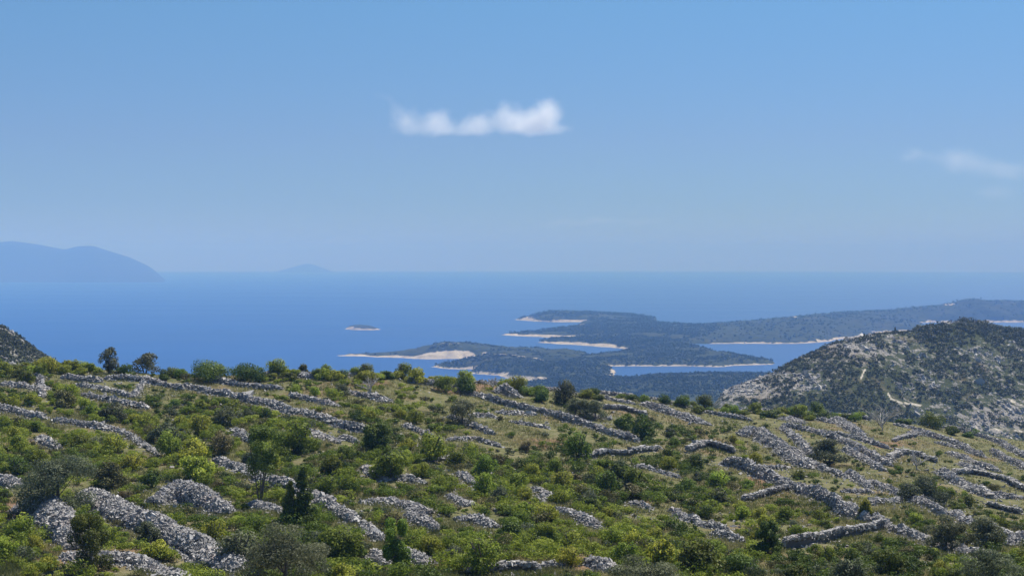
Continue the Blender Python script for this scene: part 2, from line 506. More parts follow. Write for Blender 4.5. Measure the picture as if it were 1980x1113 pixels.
ISLES = []
def build_island(label, near, far, hp, w, wrock, step, seed, spots=(), rx=(-9e9, 9e9), canopy=3.5, name="island", farrock=0.25):
    poly = [shore_pt(*p) for p in near] + [shore_pt(*p) for p in far]
    xs = [p[0] for p in poly]; ys = [p[1] for p in poly]
    gx = np.arange(min(xs) - 20, max(xs) + 20, step); gy = np.arange(min(ys) - 20, max(ys) + 20, step)
    X, Y = np.meshgrid(gx, gy)
    d = sdf(X, Y, poly)
    d = d + (fbm(X / 45, Y / 45, seed, 3) - 0.5) * min(w, 40) * 0.8
    gyd = np.gradient(d, axis=0) / step
    px = px_of(X, Y)
    hm = smooth_prof(hp, px, 10)
    dd = np.maximum(d, 0)
    h = hm * np.tanh(dd / (w * 0.75)) * (0.62 + 0.7 * fbm(X / 90, Y / 90, seed + 3, 4))
    wr = 0.66 * wrock * np.clip(2.6 * fbm(X / 55, Y / 55, seed + 8, 4) - 0.55, 0.12, 1.7) * (farrock + (1 - farrock) * sstep(-0.3, 0.5, gyd))
    rock = 1 - sstep(0.75, 1.35, dd / np.maximum(wr, 1))
    rock = rock * sstep(rx[0] - 12, rx[0] + 12, px) * (1 - sstep(rx[1] - 25, rx[1] + 25, px))
    trees = sstep(1.0, 1.7, dd / np.maximum(wr, 1))
    h = np.where(rock > 0.3, h * 0.75 + np.minimum(dd * 0.06, 1.2), h)
    h = h + trees * canopy * (0.2 + 1.3 * fbm(X / 13, Y / 13, seed + 13, 2))
    z = np.where(d > 0, h, np.maximum(d * 0.15, -3))
    v = np.stack([X, Y, z], -1).reshape(-1, 3)
    pyv = py_of(v[:, 2], v[:, 1]); pxv = px.ravel(); rock = rock.ravel()
    for cx, cy, rx, ry, a in spots:
        e = ((pxv - cx) / rx) ** 2 + ((pyv - cy) / ry) ** 2
        rock = np.maximum(rock, a * (1 - sstep(0.5, 1.1, e)))
    ISLES.append((label, v, (trees * (d > 3)).ravel(), step))
    f = grid_faces(len(gx), len(gy))
    keep = (v[:, 2][f] > -2.5).any(axis=1)
    f = f[keep]
    used = np.unique(f); remap = np.full(len(v), -1); remap[used] = np.arange(len(used))
    me = mesh_from(name, v[used], remap[f], M_ISLAND, {"rock": rock[used]}, True)
    tag(link(name, me), label, "island", "wooded islands in the bay", kind="structure")

build_island("tiny bare islet alone in the open sea",
             [(668, 636), (690, 637.5), (715, 638), (738, 637)], [(728, 634.5), (700, 633.5), (680, 634)],
             [(660, 2), (680, 12), (715, 11), (738, 2)], 14, 22, 3.5, 1, canopy=0.8)
build_island("long pale island whose narrow rocky spit points into the open sea",
             [(653, 687), (720, 689.5), (790, 692.5), (840, 694), (890, 693), (935, 690), (1000, 695), (1075, 700), (1140, 702)],
             [(1140, 684), (1050, 679), (950, 676), (850, 677), (770, 681), (720, 684)],
             [(650, 1.5), (750, 3), (800, 9), (860, 21), (905, 20), (960, 14), (1000, 10), (1140, 8)], 36, 34, 4, 2,
             spots=[(815, 684, 40, 5, 0.18), (870, 664, 30, 3, 0.4)], canopy=2.5, rx=(0, 1060))
build_island("low wooded island with three white landing shores just beyond the crest",
             [(838, 709), (868, 713), (895, 713), (940, 713), (900, 722), (970, 725), (985, 733), (1065, 737), (1180, 742)],
             [(1190, 716), (1080, 711), (1000, 704), (940, 700), (880, 703)],
             [(838, 2), (880, 5), (920, 13), (960, 15), (1000, 13), (1075, 11), (1190, 8)], 30, 22, 4, 3, canopy=4)
build_island("broad wooded island with a long straight white shoreline",
             [(1075, 709.5), (1150, 708.5), (1230, 707.5), (1300, 707.5), (1385, 709), (1440, 706), (1503, 704.5)],
             [(1500, 702), (1440, 693), (1380, 682), (1345, 671), (1330, 662), (1300, 661), (1260, 668), (1225, 676), (1205, 682), (1150, 688), (1090, 694), (1072, 703)],
             [(1072, 2), (1120, 3), (1200, 5), (1300, 7), (1420, 8), (1470, 6), (1503, 2)], 30, 8, 5, 4, farrock=0.1, rx=(1085, 1500))
build_island("wooded headland with a pale sloping rock shore above the narrow strait",
             [(1040, 662), (1080, 664.5), (1140, 668), (1190, 672.5), (1232, 677), (1290, 670)],
             [(1310, 660), (1250, 656), (1150, 656), (1080, 658)],
             [(1040, 2), (1080, 4), (1150, 6), (1300, 6)], 30, 38, 5, 5, canopy=4, rx=(0, 1215))
build_island("flat wooded island with a thin pale point at its western end",
             [(963, 647), (1010, 649.5), (1060, 652), (1120, 654), (1180, 654), (1260, 657), (1330, 664)],
             [(1420, 652), (1320, 641), (1200, 640), (1100, 642), (1030, 644)],
             [(963, 1.5), (1020, 4), (1080, 7), (1200, 8), (1420, 9)], 36, 42, 5, 6, canopy=4, rx=(0, 1160))
build_island("low wooded island lying in the middle of the archipelago",
             [(1030, 641.5), (1100, 641), (1200, 644), (1300, 647), (1420, 656)],
             [(1430, 634), (1330, 631), (1250, 627), (1160, 627), (1110, 634)],
             [(1030, 2), (1100, 6), (1200, 8), (1430, 9)], 40, 14, 6, 7, spots=[(1297, 637, 32, 5, 0.8)], canopy=4, rx=(1280, 1320))
build_island("dome-shaped wooded island with a white cliff at its western tip",
             [(999, 618), (1030, 621), (1080, 622.5), (1157, 622), (1120, 628), (1165, 629.5), (1210, 631), (1270, 629)],
             [(1268, 613), (1150, 611), (1040, 612.5)],
             [(999, 3), (1025, 10), (1060, 19), (1120, 18), (1170, 13), (1260, 5)], 40, 20, 6, 8, spots=[(1022, 615, 16, 4, 0.8)], rx=(0, 1170))
build_island("large wooded island with a long ridge below the horizon",
             [(1250, 645), (1345, 664.5), (1420, 664), (1500, 664.5), (1560, 663), (1600, 660), (1625, 655), (1670, 650), (1700, 643), (1770, 640), (1800, 634), (1762, 625), (1800, 623), (1980, 623), (2200, 622)],
             [(2200, 600), (1980, 603), (1880, 604), (1780, 609), (1680, 612), (1600, 614), (1500, 623), (1400, 629), (1300, 632)],
             [(1250, 5), (1350, 9), (1420, 14), (1500, 19), (1570, 25), (1700, 24), (1800, 35), (1880, 52), (1980, 44), (2200, 40)], 110, 12, 9, 9,
             spots=[(1522, 612, 22, 3, 0.8), (1832, 588, 18, 2.5, 0.8), (1590, 657, 16, 2, 0.8)], canopy=4, rx=(1370, 3000))
build_island("wooded mainland coast below the hillside with a small white beach",
             [(860, 830), (1700, 830)],
             [(1720, 730), (1600, 729), (1500, 727), (1430, 725.5), (1330, 726), (1240, 727), (1232, 731), (1190, 731), (1165, 727), (1080, 730), (960, 748)],
             [(860, 9), (1100, 11), (1190, 9), (1210, 3), (1232, 6), (1250, 15), (1300, 16), (1400, 13), (1720, 10)], 170, 12, 6, 10, canopy=2.5, name="coast",
             spots=[(1209, 727, 24, 2.0, 1.0), (1265, 722, 10, 2, 0.5)], farrock=0.6)

def forest():
    rng = np.random.default_rng(91)
    V, Fs, T, o = [], [], [], 0
    for label, v, tr, step in ISLES:
        if "mainland" in label: cnt, sz = 9000, 5.2
        elif "bare islet" in label: continue
        elif "landing" in label: cnt, sz = 1900, 5.5
        elif "straight white" in label: cnt, sz = 3200, 5.5
        elif "spit points" in label: cnt, sz = 500, 5.0
        else: cnt, sz = 2600, 7.0
        py = py_of(v[:, 2], v[:, 1]); px = px_of(v[:, 0], v[:, 1])
        p = tr * ((px > -50) & (px < 2030)) * (fbm(v[:, 0] / 60, v[:, 1] / 60, 17, 3) > 0.40)
        if "spit points" in label: p = p * (fbm(v[:, 0] / 50, v[:, 1] / 50, 19, 3) > 0.5)
        if "mainland" in label: p = p * (py < 800)
        if p.sum() <= 0: continue
        idx = rng.choice(len(v), cnt, p=p / p.sum())
        for i in idx:
            w = sz * rng.uniform(0.5, 1.15); h = w * rng.uniform(0.55, 0.9)
            lv, lf, lt = leaves([((0, 0, h * 0.35), (w * 0.5, w * 0.5, h * 0.55))], 14, w * 0.42, rng, asp=0.85, shell=(0.75, 1.0))
            V.append(lv + v[i] + np.array([rng.uniform(-step, step), rng.uniform(-step, step), -0.4])); Fs.append(lf + o)
            T.append(np.clip(lt * 0.5 + rng.uniform(-0.15, 0.4), 0, 1)); o += len(lv)
    tag(link("forest", mesh_from("forest", np.concatenate(V), np.concatenate(Fs), M_PINE, {"tint": np.concatenate(T)})),
        "dark pine forest covering the islands and the coast below the hillside", "forest", kind="stuff")

def build_far(label, px0, px1, step, crest, Yc, base_d, seed, bump):
    px = np.arange(px0, px1 + step, step)
    ys = np.linspace(Yc - base_d, Yc + base_d, 40)
    PX, YY = np.meshgrid(px, ys)
    yc = smooth_prof(crest, px, 6)
    zc = np.maximum(CZ - (yc - HY) / F * Yc, -3)[None, :]
    t = np.clip(1 - np.abs(YY - Yc) / base_d, 0, 1)
    X = (PX - CX) / F * YY
    z = zc * t ** 0.8 * (1 + bump * (fbm(X / 900, YY / 900, seed, 4) - 0.5) * (1 - t) * 2) - 4 * (1 - t)
    v = np.stack([X, YY, z], -1).reshape(-1, 3)
    me = mesh_from("island", v, grid_faces(len(px), len(ys)), M_ISLAND, {"rock": np.zeros(len(v))}, True)
    tag(link("island", me), label, "island", kind="structure")
build_far("mountainous island hazy blue on the horizon", -420, 325, 5,
          [(-420, 520), (-300, 495), (-150, 478), (0, 467), (25, 465), (60, 470), (100, 477), (125, 482), (150, 475), (180, 474), (210, 484), (250, 496), (290, 515), (312, 533), (325, 548)], 13800, 1350, 21, 0.8)
build_far("faint pointed island on the horizon beside the mountainous one", 528, 650, 3,
          [(528, 527), (560, 518), (588, 510), (600, 509), (620, 516), (648, 527)], 22600, 600, 23, 0.4)

# ------------------------------------------------------------------ dry stone walls and heaps
CUBE_V = np.array([(x, y, z) for z in (-1, 1) for y in (-1, 1) for x in (-1, 1)], float) * 0.5
CUBE_F = np.array([(0, 2, 3, 1), (4, 5, 7, 6), (0, 1, 5, 4), (1, 3, 7, 5), (3, 2, 6, 7), (2, 0, 4, 6)])

def rand_rot(n, rng, tilt=0.5):
    a = rng.uniform(0, 2 * np.pi, n); b = rng.normal(0, tilt, n); c = rng.normal(0, tilt, n)
    ca, sa, cb, sb, cc, sc = np.cos(a), np.sin(a), np.cos(b), np.sin(b), np.cos(c), np.sin(c)
    z = np.zeros(n); o = np.ones(n)
    Rz = np.stack([np.stack([ca, -sa, z], -1), np.stack([sa, ca, z], -1), np.stack([z, z, o], -1)], 1)
    Rx = np.stack([np.stack([o, z, z], -1), np.stack([z, cb, -sb], -1), np.stack([z, sb, cb], -1)], 1)
    Ry = np.stack([np.stack([cc, z, sc], -1), np.stack([z, o, z], -1), np.stack([-sc, z, cc], -1)], 1)
    return Rx @ Ry @ Rz

def stones(P, size, rng, tilt=0.5, flat=(0.35, 0.7)):
    n = len(P)
    loc = CUBE_V[None] * (1 + rng.uniform(-0.32, 0.32, (n, 8, 1))) + rng.uniform(-0.16, 0.16, (n, 8, 3))
    sc = np.stack([size, size * rng.uniform(0.55, 0.95, n), size * rng.uniform(*flat, n)], 1)
    loc = loc * sc[:, None, :]
    v = np.einsum('nij,nkj->nki', rand_rot(n, rng, tilt), loc) + P[:, None, :]
    f = (CUBE_F[None] + 8 * np.arange(n)[:, None, None]).reshape(-1, 4)
    t = np.repeat(rng.beta(2, 2, n), 8)
    return v.reshape(-1, 3), f, t

H = "stone_heap"
ANCH = []          # name, mean px, mean py, used to say where the plants stand
WALL_SAMPLES = []
def wall(pts, w, h, label, anchor=None, form=2.0, size=None, name="dry_stone_wall", sparse=1.0, rise=0.35, taper=0.6):
    if form <= 2.0:
        h = h * (0.70 if h > 1.4 else 0.50); form = 1.6; w = w * (0.95 if w > 2.8 else 0.74 if name == H else 0.60)
        q0, q1 = np.array(pts[0], float), np.array(pts[-1], float)
        e0 = q0 - np.array(pts[1], float); e1 = q1 - np.array(pts[-2], float)
        ex = 9.0 if name == H else 14.0
        pts = [tuple(q0 + e0 / np.hypot(*e0) * ex)] + list(pts) + [tuple(q1 + e1 / np.hypot(*e1) * ex)]
    else:
        h = h * 0.54; w = w * 0.38; form = 6.0
    seed = int(abs(pts[0][0] * 7 + pts[0][1] * 13)) + 5
    rng = np.random.default_rng(seed)
    P = np.array([hit(px, py + h * rise * F / 150 * 0.5) for px, py in pts])
    seg = np.r_[0, np.cumsum(np.linalg.norm(np.diff(P[:, :2], axis=0), axis=1))]
    L = seg[-1]
    D = float(P[:, 1].mean())
    if size is None: size = 0.17 if D < 125 else 0.20 if D < 170 else 0.24
    flush = form >= 3
    def along(s):
        x = np.interp(s, seg, P[:, 0]); y = np.interp(s, seg, P[:, 1])
        e = 0.6
        dx = np.interp(s + e, seg, P[:, 0]) - np.interp(s - e, seg, P[:, 0])
        dy = np.interp(s + e, seg, P[:, 1]) - np.interp(s - e, seg, P[:, 1])
        l = np.hypot(dx, dy) + 1e-9
        return x, y, -dy / l, dx / l
    def dims(s):
        nz = vnoise(s / 2.4, np.full_like(s, seed), seed); n2 = vnoise(s / 6.0, np.full_like(s, seed + 9), seed + 2)
        en = np.clip(np.minimum(s, L - s) / max((taper if flush else 1.7 * taper) * w, 0.3), 0, 1) ** 0.6
        n3 = vnoise(s / 0.9, np.full_like(s, seed + 3), seed + 7)
        if flush: return w * (0.8 + 0.4 * n2) * (0.5 + 0.5 * en), h * (0.8 + 0.25 * nz + 0.15 * n3) * (0.3 + 0.7 * en)
        return w * (0.62 + 0.55 * n2 + 0.2 * n3) * (0.35 + 0.65 * en), h * (0.55 + 0.55 * nz + 0.25 * n3) * (0.12 + 0.88 * en)
    def surf(s, th, shrink=0.0):
        x, y, nx, ny = along(s)
        ww, hh = dims(s)
        c, q = np.cos(th), np.sin(th)
        off = (ww / 2 - shrink) * np.sign(c) * np.abs(c) ** (2 / form)
        up = np.maximum(hh - shrink, 0.05) * np.abs(q) ** (2 / form)
        wob = (vnoise(s / 1.7, th * 2, seed + 21) - 0.5) * (0.1 if flush else 0.18)
        X = x + nx * (off + wob); Y = y + ny * (off + wob)
        g = ground_rel(X, Y); gc = ground_rel(x, y)
        return np.stack([X, Y, CZ + np.minimum(g, gc + 0.15) + up], -1)
    ns = max(4, int(L / 0.8)); nt = 9
    ss = np.linspace(0, L, ns); tt = np.linspace(0, np.pi, nt)
    SS, TT = np.meshgrid(ss, tt)
    core = surf(SS.ravel(), TT.ravel(), 0.10)
    core[:, 2] -= np.where((TT.ravel() < 0.01) | (TT.ravel() > 3.13), 0.4, 0)
    cf = grid_faces(ns, nt)
    area = L * (w * 0.9 + h * 1.4)
    n = int(min(14000, area / (size * size * 0.40) * sparse))
    s = rng.uniform(0, L, n); th = np.arccos(rng.uniform(-1, 1, n))
    sp = surf(s, th)
    sp += rng.normal(0, 0.015 if flush else 0.05, sp.shape)
    sz = size * np.exp(rng.normal(0, 0.33, n))
    # tumbled stones at the foot
    m = int(n * (0.08 if flush else 0.22))
    s2 = rng.uniform(0, L, m); x, y, nx, ny = along(s2); ww, _ = dims(s2)
    o = rng.choice([-1, 1], m) * (ww / 2 + np.abs(rng.normal(0, 0.38, m)) - 0.15)
    X, Y = x + nx * o, y + ny * o
    fp = np.stack([X, Y, CZ + ground_rel(X, Y) + 0.03], -1)
    v, f, t = stones(np.concatenate([sp, fp]), np.concatenate([sz, size * rng.uniform(0.6, 1.2, m)]), rng, 0.12 if flush else 0.5)
    if sparse < 0.6:
        V, FF, T = v, f, t
    else:
        V = np.concatenate([core, v]); FF = np.concatenate([cf, f + len(core)])
        T = np.concatenate([np.full(len(core), 0.02), t])
    org = P[len(P) // 2]
    me = mesh_from(name, V - org, FF, M_STONE, {"tint": T})
    o = link(name, me, loc=org)
    tag(o, label, "stone wall" if "wall" in name else "stone heap", "dry stone walls and heaps on the hillside")
    q = np.array(pts, float)
    if anchor: ANCH.append((anchor, q))
    WALL_SAMPLES.append((q, w, h, D))
    return o

# left part of the slope
wall([(-30, 782), (0, 790), (40, 797), (72, 806)], 2.2, 1.2, "thick grey stone wall cut by the left edge, above the broken rubble wall", "the thick wall at the left edge")
wall([(114, 815), (150, 820), (217, 829)], 2.0, 1.1, "short tumbled stone wall standing among bushes right of the left-edge wall", "the short tumbled wall")
wall([(237, 838), (262, 850), (293, 872)], 1.6, 0.6, "thin scatter of reddish rubble running down from the short tumbled wall", sparse=0.45)
wall([(133, 730), (182, 735)], 2.2, 1.3, "stubby wall end near the crest below the leafless dark sapling", "the stubby wall by the crest")
wall([(160, 747), (200, 754), (241, 764)], 1.7, 0.9, "upper of the two parallel short walls under the crest at left", "the two parallel short walls")
wall([(175, 766), (215, 774), (272, 787)], 1.8, 0.9, "lower of the two parallel short walls under the crest at left")
wall([(216, 732), (290, 738), (338, 749)], 1.7, 1.1, "stone wall on the upper left with a rubble spur falling from its middle", "the wall with the rubble spur")
wall([(278, 740), (270, 750), (265, 757)], 1.3, 0.5, "rubble spur falling downhill from the middle of the upper wall", sparse=0.8)
wall([(362, 749), (440, 763), (520, 780), (600, 802), (697, 831)], 2.1, 1.25, "longest wall on the left slope, ending at the big dark bush", "the longest left wall")
wall([(413, 735), (500, 749), (532, 751)], 1.7, 1.0, "low wall above and parallel to the longest left wall", "the low upper-left wall")
wall([(576, 768), (605, 774), (637, 782)], 1.8, 0.9, "short wall beside a patch of orange soil in the middle left")
wall([(524, 722), (562, 722)], 1.8, 0.8, "low pale stones on the skyline left of the small upright tree")
wall([(563, 721), (603, 728)], 2.2, 1.2, "pale stone heap on the skyline below the small upright tree", "the upright tree's heap", name=H)
wall([(674, 759), (705, 765), (741, 774)], 2.2, 0.8, "rubble bank beside the small pale dead tree", "the rubble bank by the dead tree")
wall([(637, 728), (690, 726), (768, 727)], 1.8, 0.6, "thin line of pale stones along the skyline near the bay", "the thin skyline wall")
wall([(606, 838), (644, 853)], 1.8, 0.9, "small rubble patch just under the longest left wall", name=H)
wall([(667, 848), (683, 853)], 1.6, 0.8, "tiny grey heap between two bushes left of the big dark bush", name=H)
wall([(84, 850), (103, 862)], 1.4, 0.9, "tiny heap of pale stones in shade above the big olive", name=H)
wall([(15, 744), (62, 750)], 1.6, 0.9, "short wall below the left hill near the edge of the view", "the short wall below the left hill")
wall([(77, 734), (80, 755)], 1.4, 0.7, "narrow stone spur below the left hill beside a round bush")
wall([(-10, 925), (28, 938)], 2.0, 1.0, "stones above a red soil patch at the left edge", name=H)
# big heaps bottom left
wall([(38, 985), (72, 975), (110, 1005), (140, 1050)], 4.0, 2.2, "huge rounded grey stone heap in the bottom left corner beside the dark juniper", "the huge bottom-left heap", name=H, taper=0.9)
wall([(130, 1075), (200, 1082), (270, 1088), (345, 1118)], 2.6, 0.9, "wide rubble spill at the bottom left under the dark juniper", "the bottom rubble spill", name=H)
wall([(178, 965), (250, 1000), (330, 1040), (400, 1072), (452, 1098)], 2.9, 1.5, "massive broad wall sloping down from the big olive to the bottom", "the massive broad wall", taper=0.4)
wall([(305, 968), (345, 958), (390, 972), (432, 986)], 3.3, 2.0, "compact rounded stone heap standing alone on dry grass", "the compact lone heap", name=H, taper=0.9)
wall([(429, 894), (465, 905), (500, 921), (560, 941), (620, 968), (674, 1003)], 2.2, 1.2, "long wall passing behind the tree with bare trunks", "the bare-trunked tree's wall")
wall([(495, 978), (535, 988)], 2.2, 0.9, "low stones under the bare-trunked tree", name=H)
wall([(706, 1020), (728, 1040)], 1.8, 0.9, "small reddish heap left of the round juniper", name=H)
wall([(706, 972), (750, 970), (800, 983), (820, 990)], 2.6, 0.8, "flat pale rubble patch in the scrub above the round juniper", "the flat rubble patch", name=H)
wall([(798, 1000), (838, 1022)], 2.2, 1.1, "short stone heap right of the round juniper", "the heap by the round juniper", name=H)
wall([(890, 1005), (915, 1008), (945, 1016)], 2.6, 1.2, "pale heap standing alone among bright bushes low in the middle", "the lone pale heap low in the middle", name=H)
wall([(712, 908), (743, 924)], 1.9, 0.8, "small rubble patch in the bushes below the big dark bush", "the rubble below the big dark bush", name=H)
wall([(750, 918), (780, 924), (806, 932)], 1.8, 0.5, "worn strip of stones and bare soil in the middle scrub", sparse=0.7)
# middle
wall([(800, 737), (850, 745), (900, 757), (960, 776), (1000, 787), (1060, 799), (1120, 817), (1170, 834), (1222, 849)], 2.2, 1.4, "longest central wall running from the skyline down across the slope", "the longest central wall")
wall([(881, 811), (910, 822), (941, 834)], 1.5, 0.9, "short oblique wall below the grey bush in the middle", "the short oblique wall")
wall([(793, 827), (824, 839)], 1.4, 0.7, "short low wall among the bright green bushes")
wall([(916, 804), (946, 805)], 1.6, 0.6, "low pale stones beside the shaded foot of the grey bush", name=H)
wall([(975, 798), (1022, 800)], 1.5, 0.6, "thin wall tucked against the underside of the longest central wall")
wall([(1123, 886), (1172, 877), (1217, 879), (1273, 869)], 0.9, 1.1, "thin wavy retaining wall with a dark face in mid slope", "the thin wavy retaining wall", form=4)
wall([(1328, 873), (1345, 866), (1371, 861), (1395, 867), (1420, 874)], 1.0, 1.5, "arched retaining wall with a dark hollow face", "the arched retaining wall", form=4)
wall([(1040, 950), (1062, 964)], 1.7, 0.7, "small patch of stones in the lower middle scrub", name=H)
wall([(1088, 988), (1120, 1000), (1149, 1017)], 1.9, 0.9, "purple-grey rubble heap in the lower middle scrub", "the purple-grey heap", name=H)
wall([(1308, 992), (1345, 1009)], 1.7, 0.8, "upper of three broken wall pieces in the lower right scrub", "the three broken wall pieces")
wall([(1361, 1016), (1394, 1022)], 1.6, 0.7, "middle of three broken wall pieces in the lower right scrub")
wall([(1394, 1037), (1424, 1045)], 1.6, 0.7, "lowest of three broken wall pieces in the lower right scrub")
wall([(905, 1108), (955, 1104), (1000, 1100), (1042, 1104)], 1.4, 1.0, "stone wall along the bottom edge under the dry grass bank", "the bottom-edge wall", form=3)
wall([(1050, 1098), (1085, 1094)], 1.2, 0.7, "reddish stones on the soil bank along the bottom edge", name=H)
wall([(1143, 1088), (1160, 1094), (1178, 1104)], 1.7, 0.9, "white stone heap at the bottom edge beside the grey olive", "the white bottom heap", name=H)
# skyline middle
wall([(996, 749), (1040, 752), (1098, 758)], 1.8, 0.8, "pale broken wall on the crest above the olive pair", "the olive pair's crest wall")
wall([(965, 756), (978, 756), (993, 763)], 2.6, 1.5, "round pale stone heap near the crest beside the bay", "the round crest heap", name=H)
wall([(927, 740), (985, 745)], 1.8, 0.7, "low wall on the crest behind the two-toned bushes")
wall([(1150, 757), (1215, 762)], 2.0, 0.9, "ruined wall on the skyline right of the olive pair", "the ruined skyline wall")
wall([(1168, 769), (1212, 778)], 1.8, 0.7, "second ruined wall just below the skyline one")
wall([(1250, 765), (1274, 768)], 2.0, 0.8, "short skyline wall above the long pale heap", name=H)
wall([(1293, 779), (1330, 786)], 2.0, 0.8, "flat pale heap on the crest against the wooded coast", name=H)
wall([(1126, 803), (1172, 809)], 2.2, 0.8, "stony bank at the foot of the olive pair", "the olives' stony bank", name=H)
wall([(1168, 789), (1205, 790), (1250, 804)], 1.9, 1.2, "curved wall with a shaded hollow right of the olive pair", "the curved hollow wall", form=3)
wall([(1253, 783), (1300, 799), (1360, 817)], 3.0, 1.4, "broad long pale heap below the skyline in the middle right", "the broad long pale heap", name=H)
wall([(1357, 795), (1400, 803), (1440, 810)], 1.5, 0.8, "low straight wall right of the broad pale heap", "the low straight wall")
# right part
wall([(1409, 898), (1455, 910), (1500, 928), (1545, 947), (1600, 968), (1664, 1000)], 2.3, 1.5, "strongest diagonal wall of the right slope meeting two retaining walls", "the strongest diagonal wall")
wall([(1684, 1001), (1710, 1016)], 1.6, 1.0, "short link between the diagonal wall and the dark-faced wall")
wall([(1742, 1028), (1780, 1043), (1816, 1056)], 2.1, 1.2, "stone bank continuing the strongest diagonal wall downhill", "the lower diagonal bank")
wall([(1846, 1060), (1904, 1077)], 1.7, 0.9, "last broken piece of the diagonal wall between grey olives")
wall([(1436, 968), (1480, 958), (1544, 945)], 0.9, 1.1, "upper thin retaining wall joining the diagonal wall", "the upper thin retaining wall", form=5)
wall([(1515, 1060), (1560, 1052), (1600, 1045), (1660, 1031), (1710, 1020)], 0.9, 1.5, "lower long dark-faced retaining wall at the bottom right", "the dark-faced retaining wall", form=5)
wall([(1437, 838), (1470, 838), (1510, 866), (1556, 898)], 3.0, 1.5, "broad stone bank forming the head of the second diagonal", "the broad bank of the second diagonal", name=H)
wall([(1565, 896), (1622, 918)], 1.7, 1.1, "narrow middle piece of the second diagonal wall", "the second diagonal's middle")
wall([(1652, 921), (1672, 936)], 1.6, 0.9, "short piece of the second diagonal above the bright sapling")
wall([(1694, 938), (1760, 964), (1814, 990)], 1.9, 1.2, "low end of the second diagonal beside the dark olive", "the second diagonal's low end")
wall([(1527, 824), (1570, 832), (1620, 849), (1670, 872), (1710, 893)], 1.9, 1.3, "long wall with a hooked end on the upper right slope", "the long hooked wall")
wall([(1710, 897), (1726, 884), (1738, 877), (1775, 879), (1810, 893)], 1.6, 1.2, "hooked arched wall around a small hollow with a dead bush", "the hooked arch wall", form=3)
wall([(1647, 875), (1695, 902)], 1.9, 1.0, "inner wall parallel to the long hooked wall, below it")
wall([(1597, 836), (1650, 846), (1706, 863)], 1.6, 1.0, "upper wall parallel to the long hooked wall, above it", "the wall above the hooked one")
wall([(1458, 794), (1500, 800), (1537, 814)], 3.0, 1.2, "pinkish stone bank on the crest before the rocky hill", "the pinkish crest bank", name=H)
wall([(1560, 803), (1602, 815)], 2.6, 1.1, "stone heap on the crest left of the arched crest wall", name=H)
wall([(1616, 810), (1640, 822), (1662, 840)], 2.8, 1.3, "thick stone bank dropping from the arched crest wall", "the arched crest bank", name=H)
wall([(1618, 803), (1648, 800), (1682, 811)], 1.6, 1.1, "small arched wall on the crest left of the dead tree", "the arched crest wall", form=3)
wall([(1728, 852), (1750, 845), (1772, 842)], 1.0, 0.9, "short retaining wall with an earthy face below the dead tree", "the earthy retaining wall", form=4)
wall([(1770, 838), (1795, 838)], 2.6, 1.2, "stone heap at the top of the earthy retaining wall", name=H)
wall([(1797, 841), (1840, 853), (1885, 876)], 2.0, 1.3, "curving wall across the grass on the far right slope", "the curving right wall")
wall([(1742, 823), (1792, 835)], 2.0, 0.9, "low wall on the crest below the dense hedge-like bush", "the hedge-topped crest wall")
wall([(1836, 828), (1900, 843), (1940, 857), (1972, 876)], 2.6, 1.2, "broad pinkish wall along the crest at the right edge", "the broad right-edge crest wall")
wall([(1842, 878), (1880, 893), (1922, 908)], 2.4, 1.0, "pinkish stone bank below the curving right wall", "the pinkish lower bank", name=H)
wall([(1930, 878), (1985, 906)], 2.2, 1.2, "thick wall leaving the view at the right edge", "the thick right-edge wall")
wall([(1830, 917), (1862, 937), (1906, 957)], 2.6, 1.2, "wide stone bank right of the dark olive", "the wide bank by the dark olive", name=H)
wall([(1845, 915), (1874, 913), (1920, 921), (1990, 950)], 1.5, 1.2, "arched wall joining the wide bank near the right edge", "the arched right-edge wall", form=3)
wall([(1908, 977), (1940, 984), (1975, 993)], 1.2, 1.0, "dark-faced wall near the right edge above the grey olives", "the dark wall near the right edge", form=4)
wall([(1918, 958), (1962, 962)], 1.6, 0.8, "low stones between the wide bank and the dark right-edge wall")
wall([(1865, 898), (1885, 905)], 1.8, 0.7, "tiny pale heap in the grass below the curving right wall", name=H)

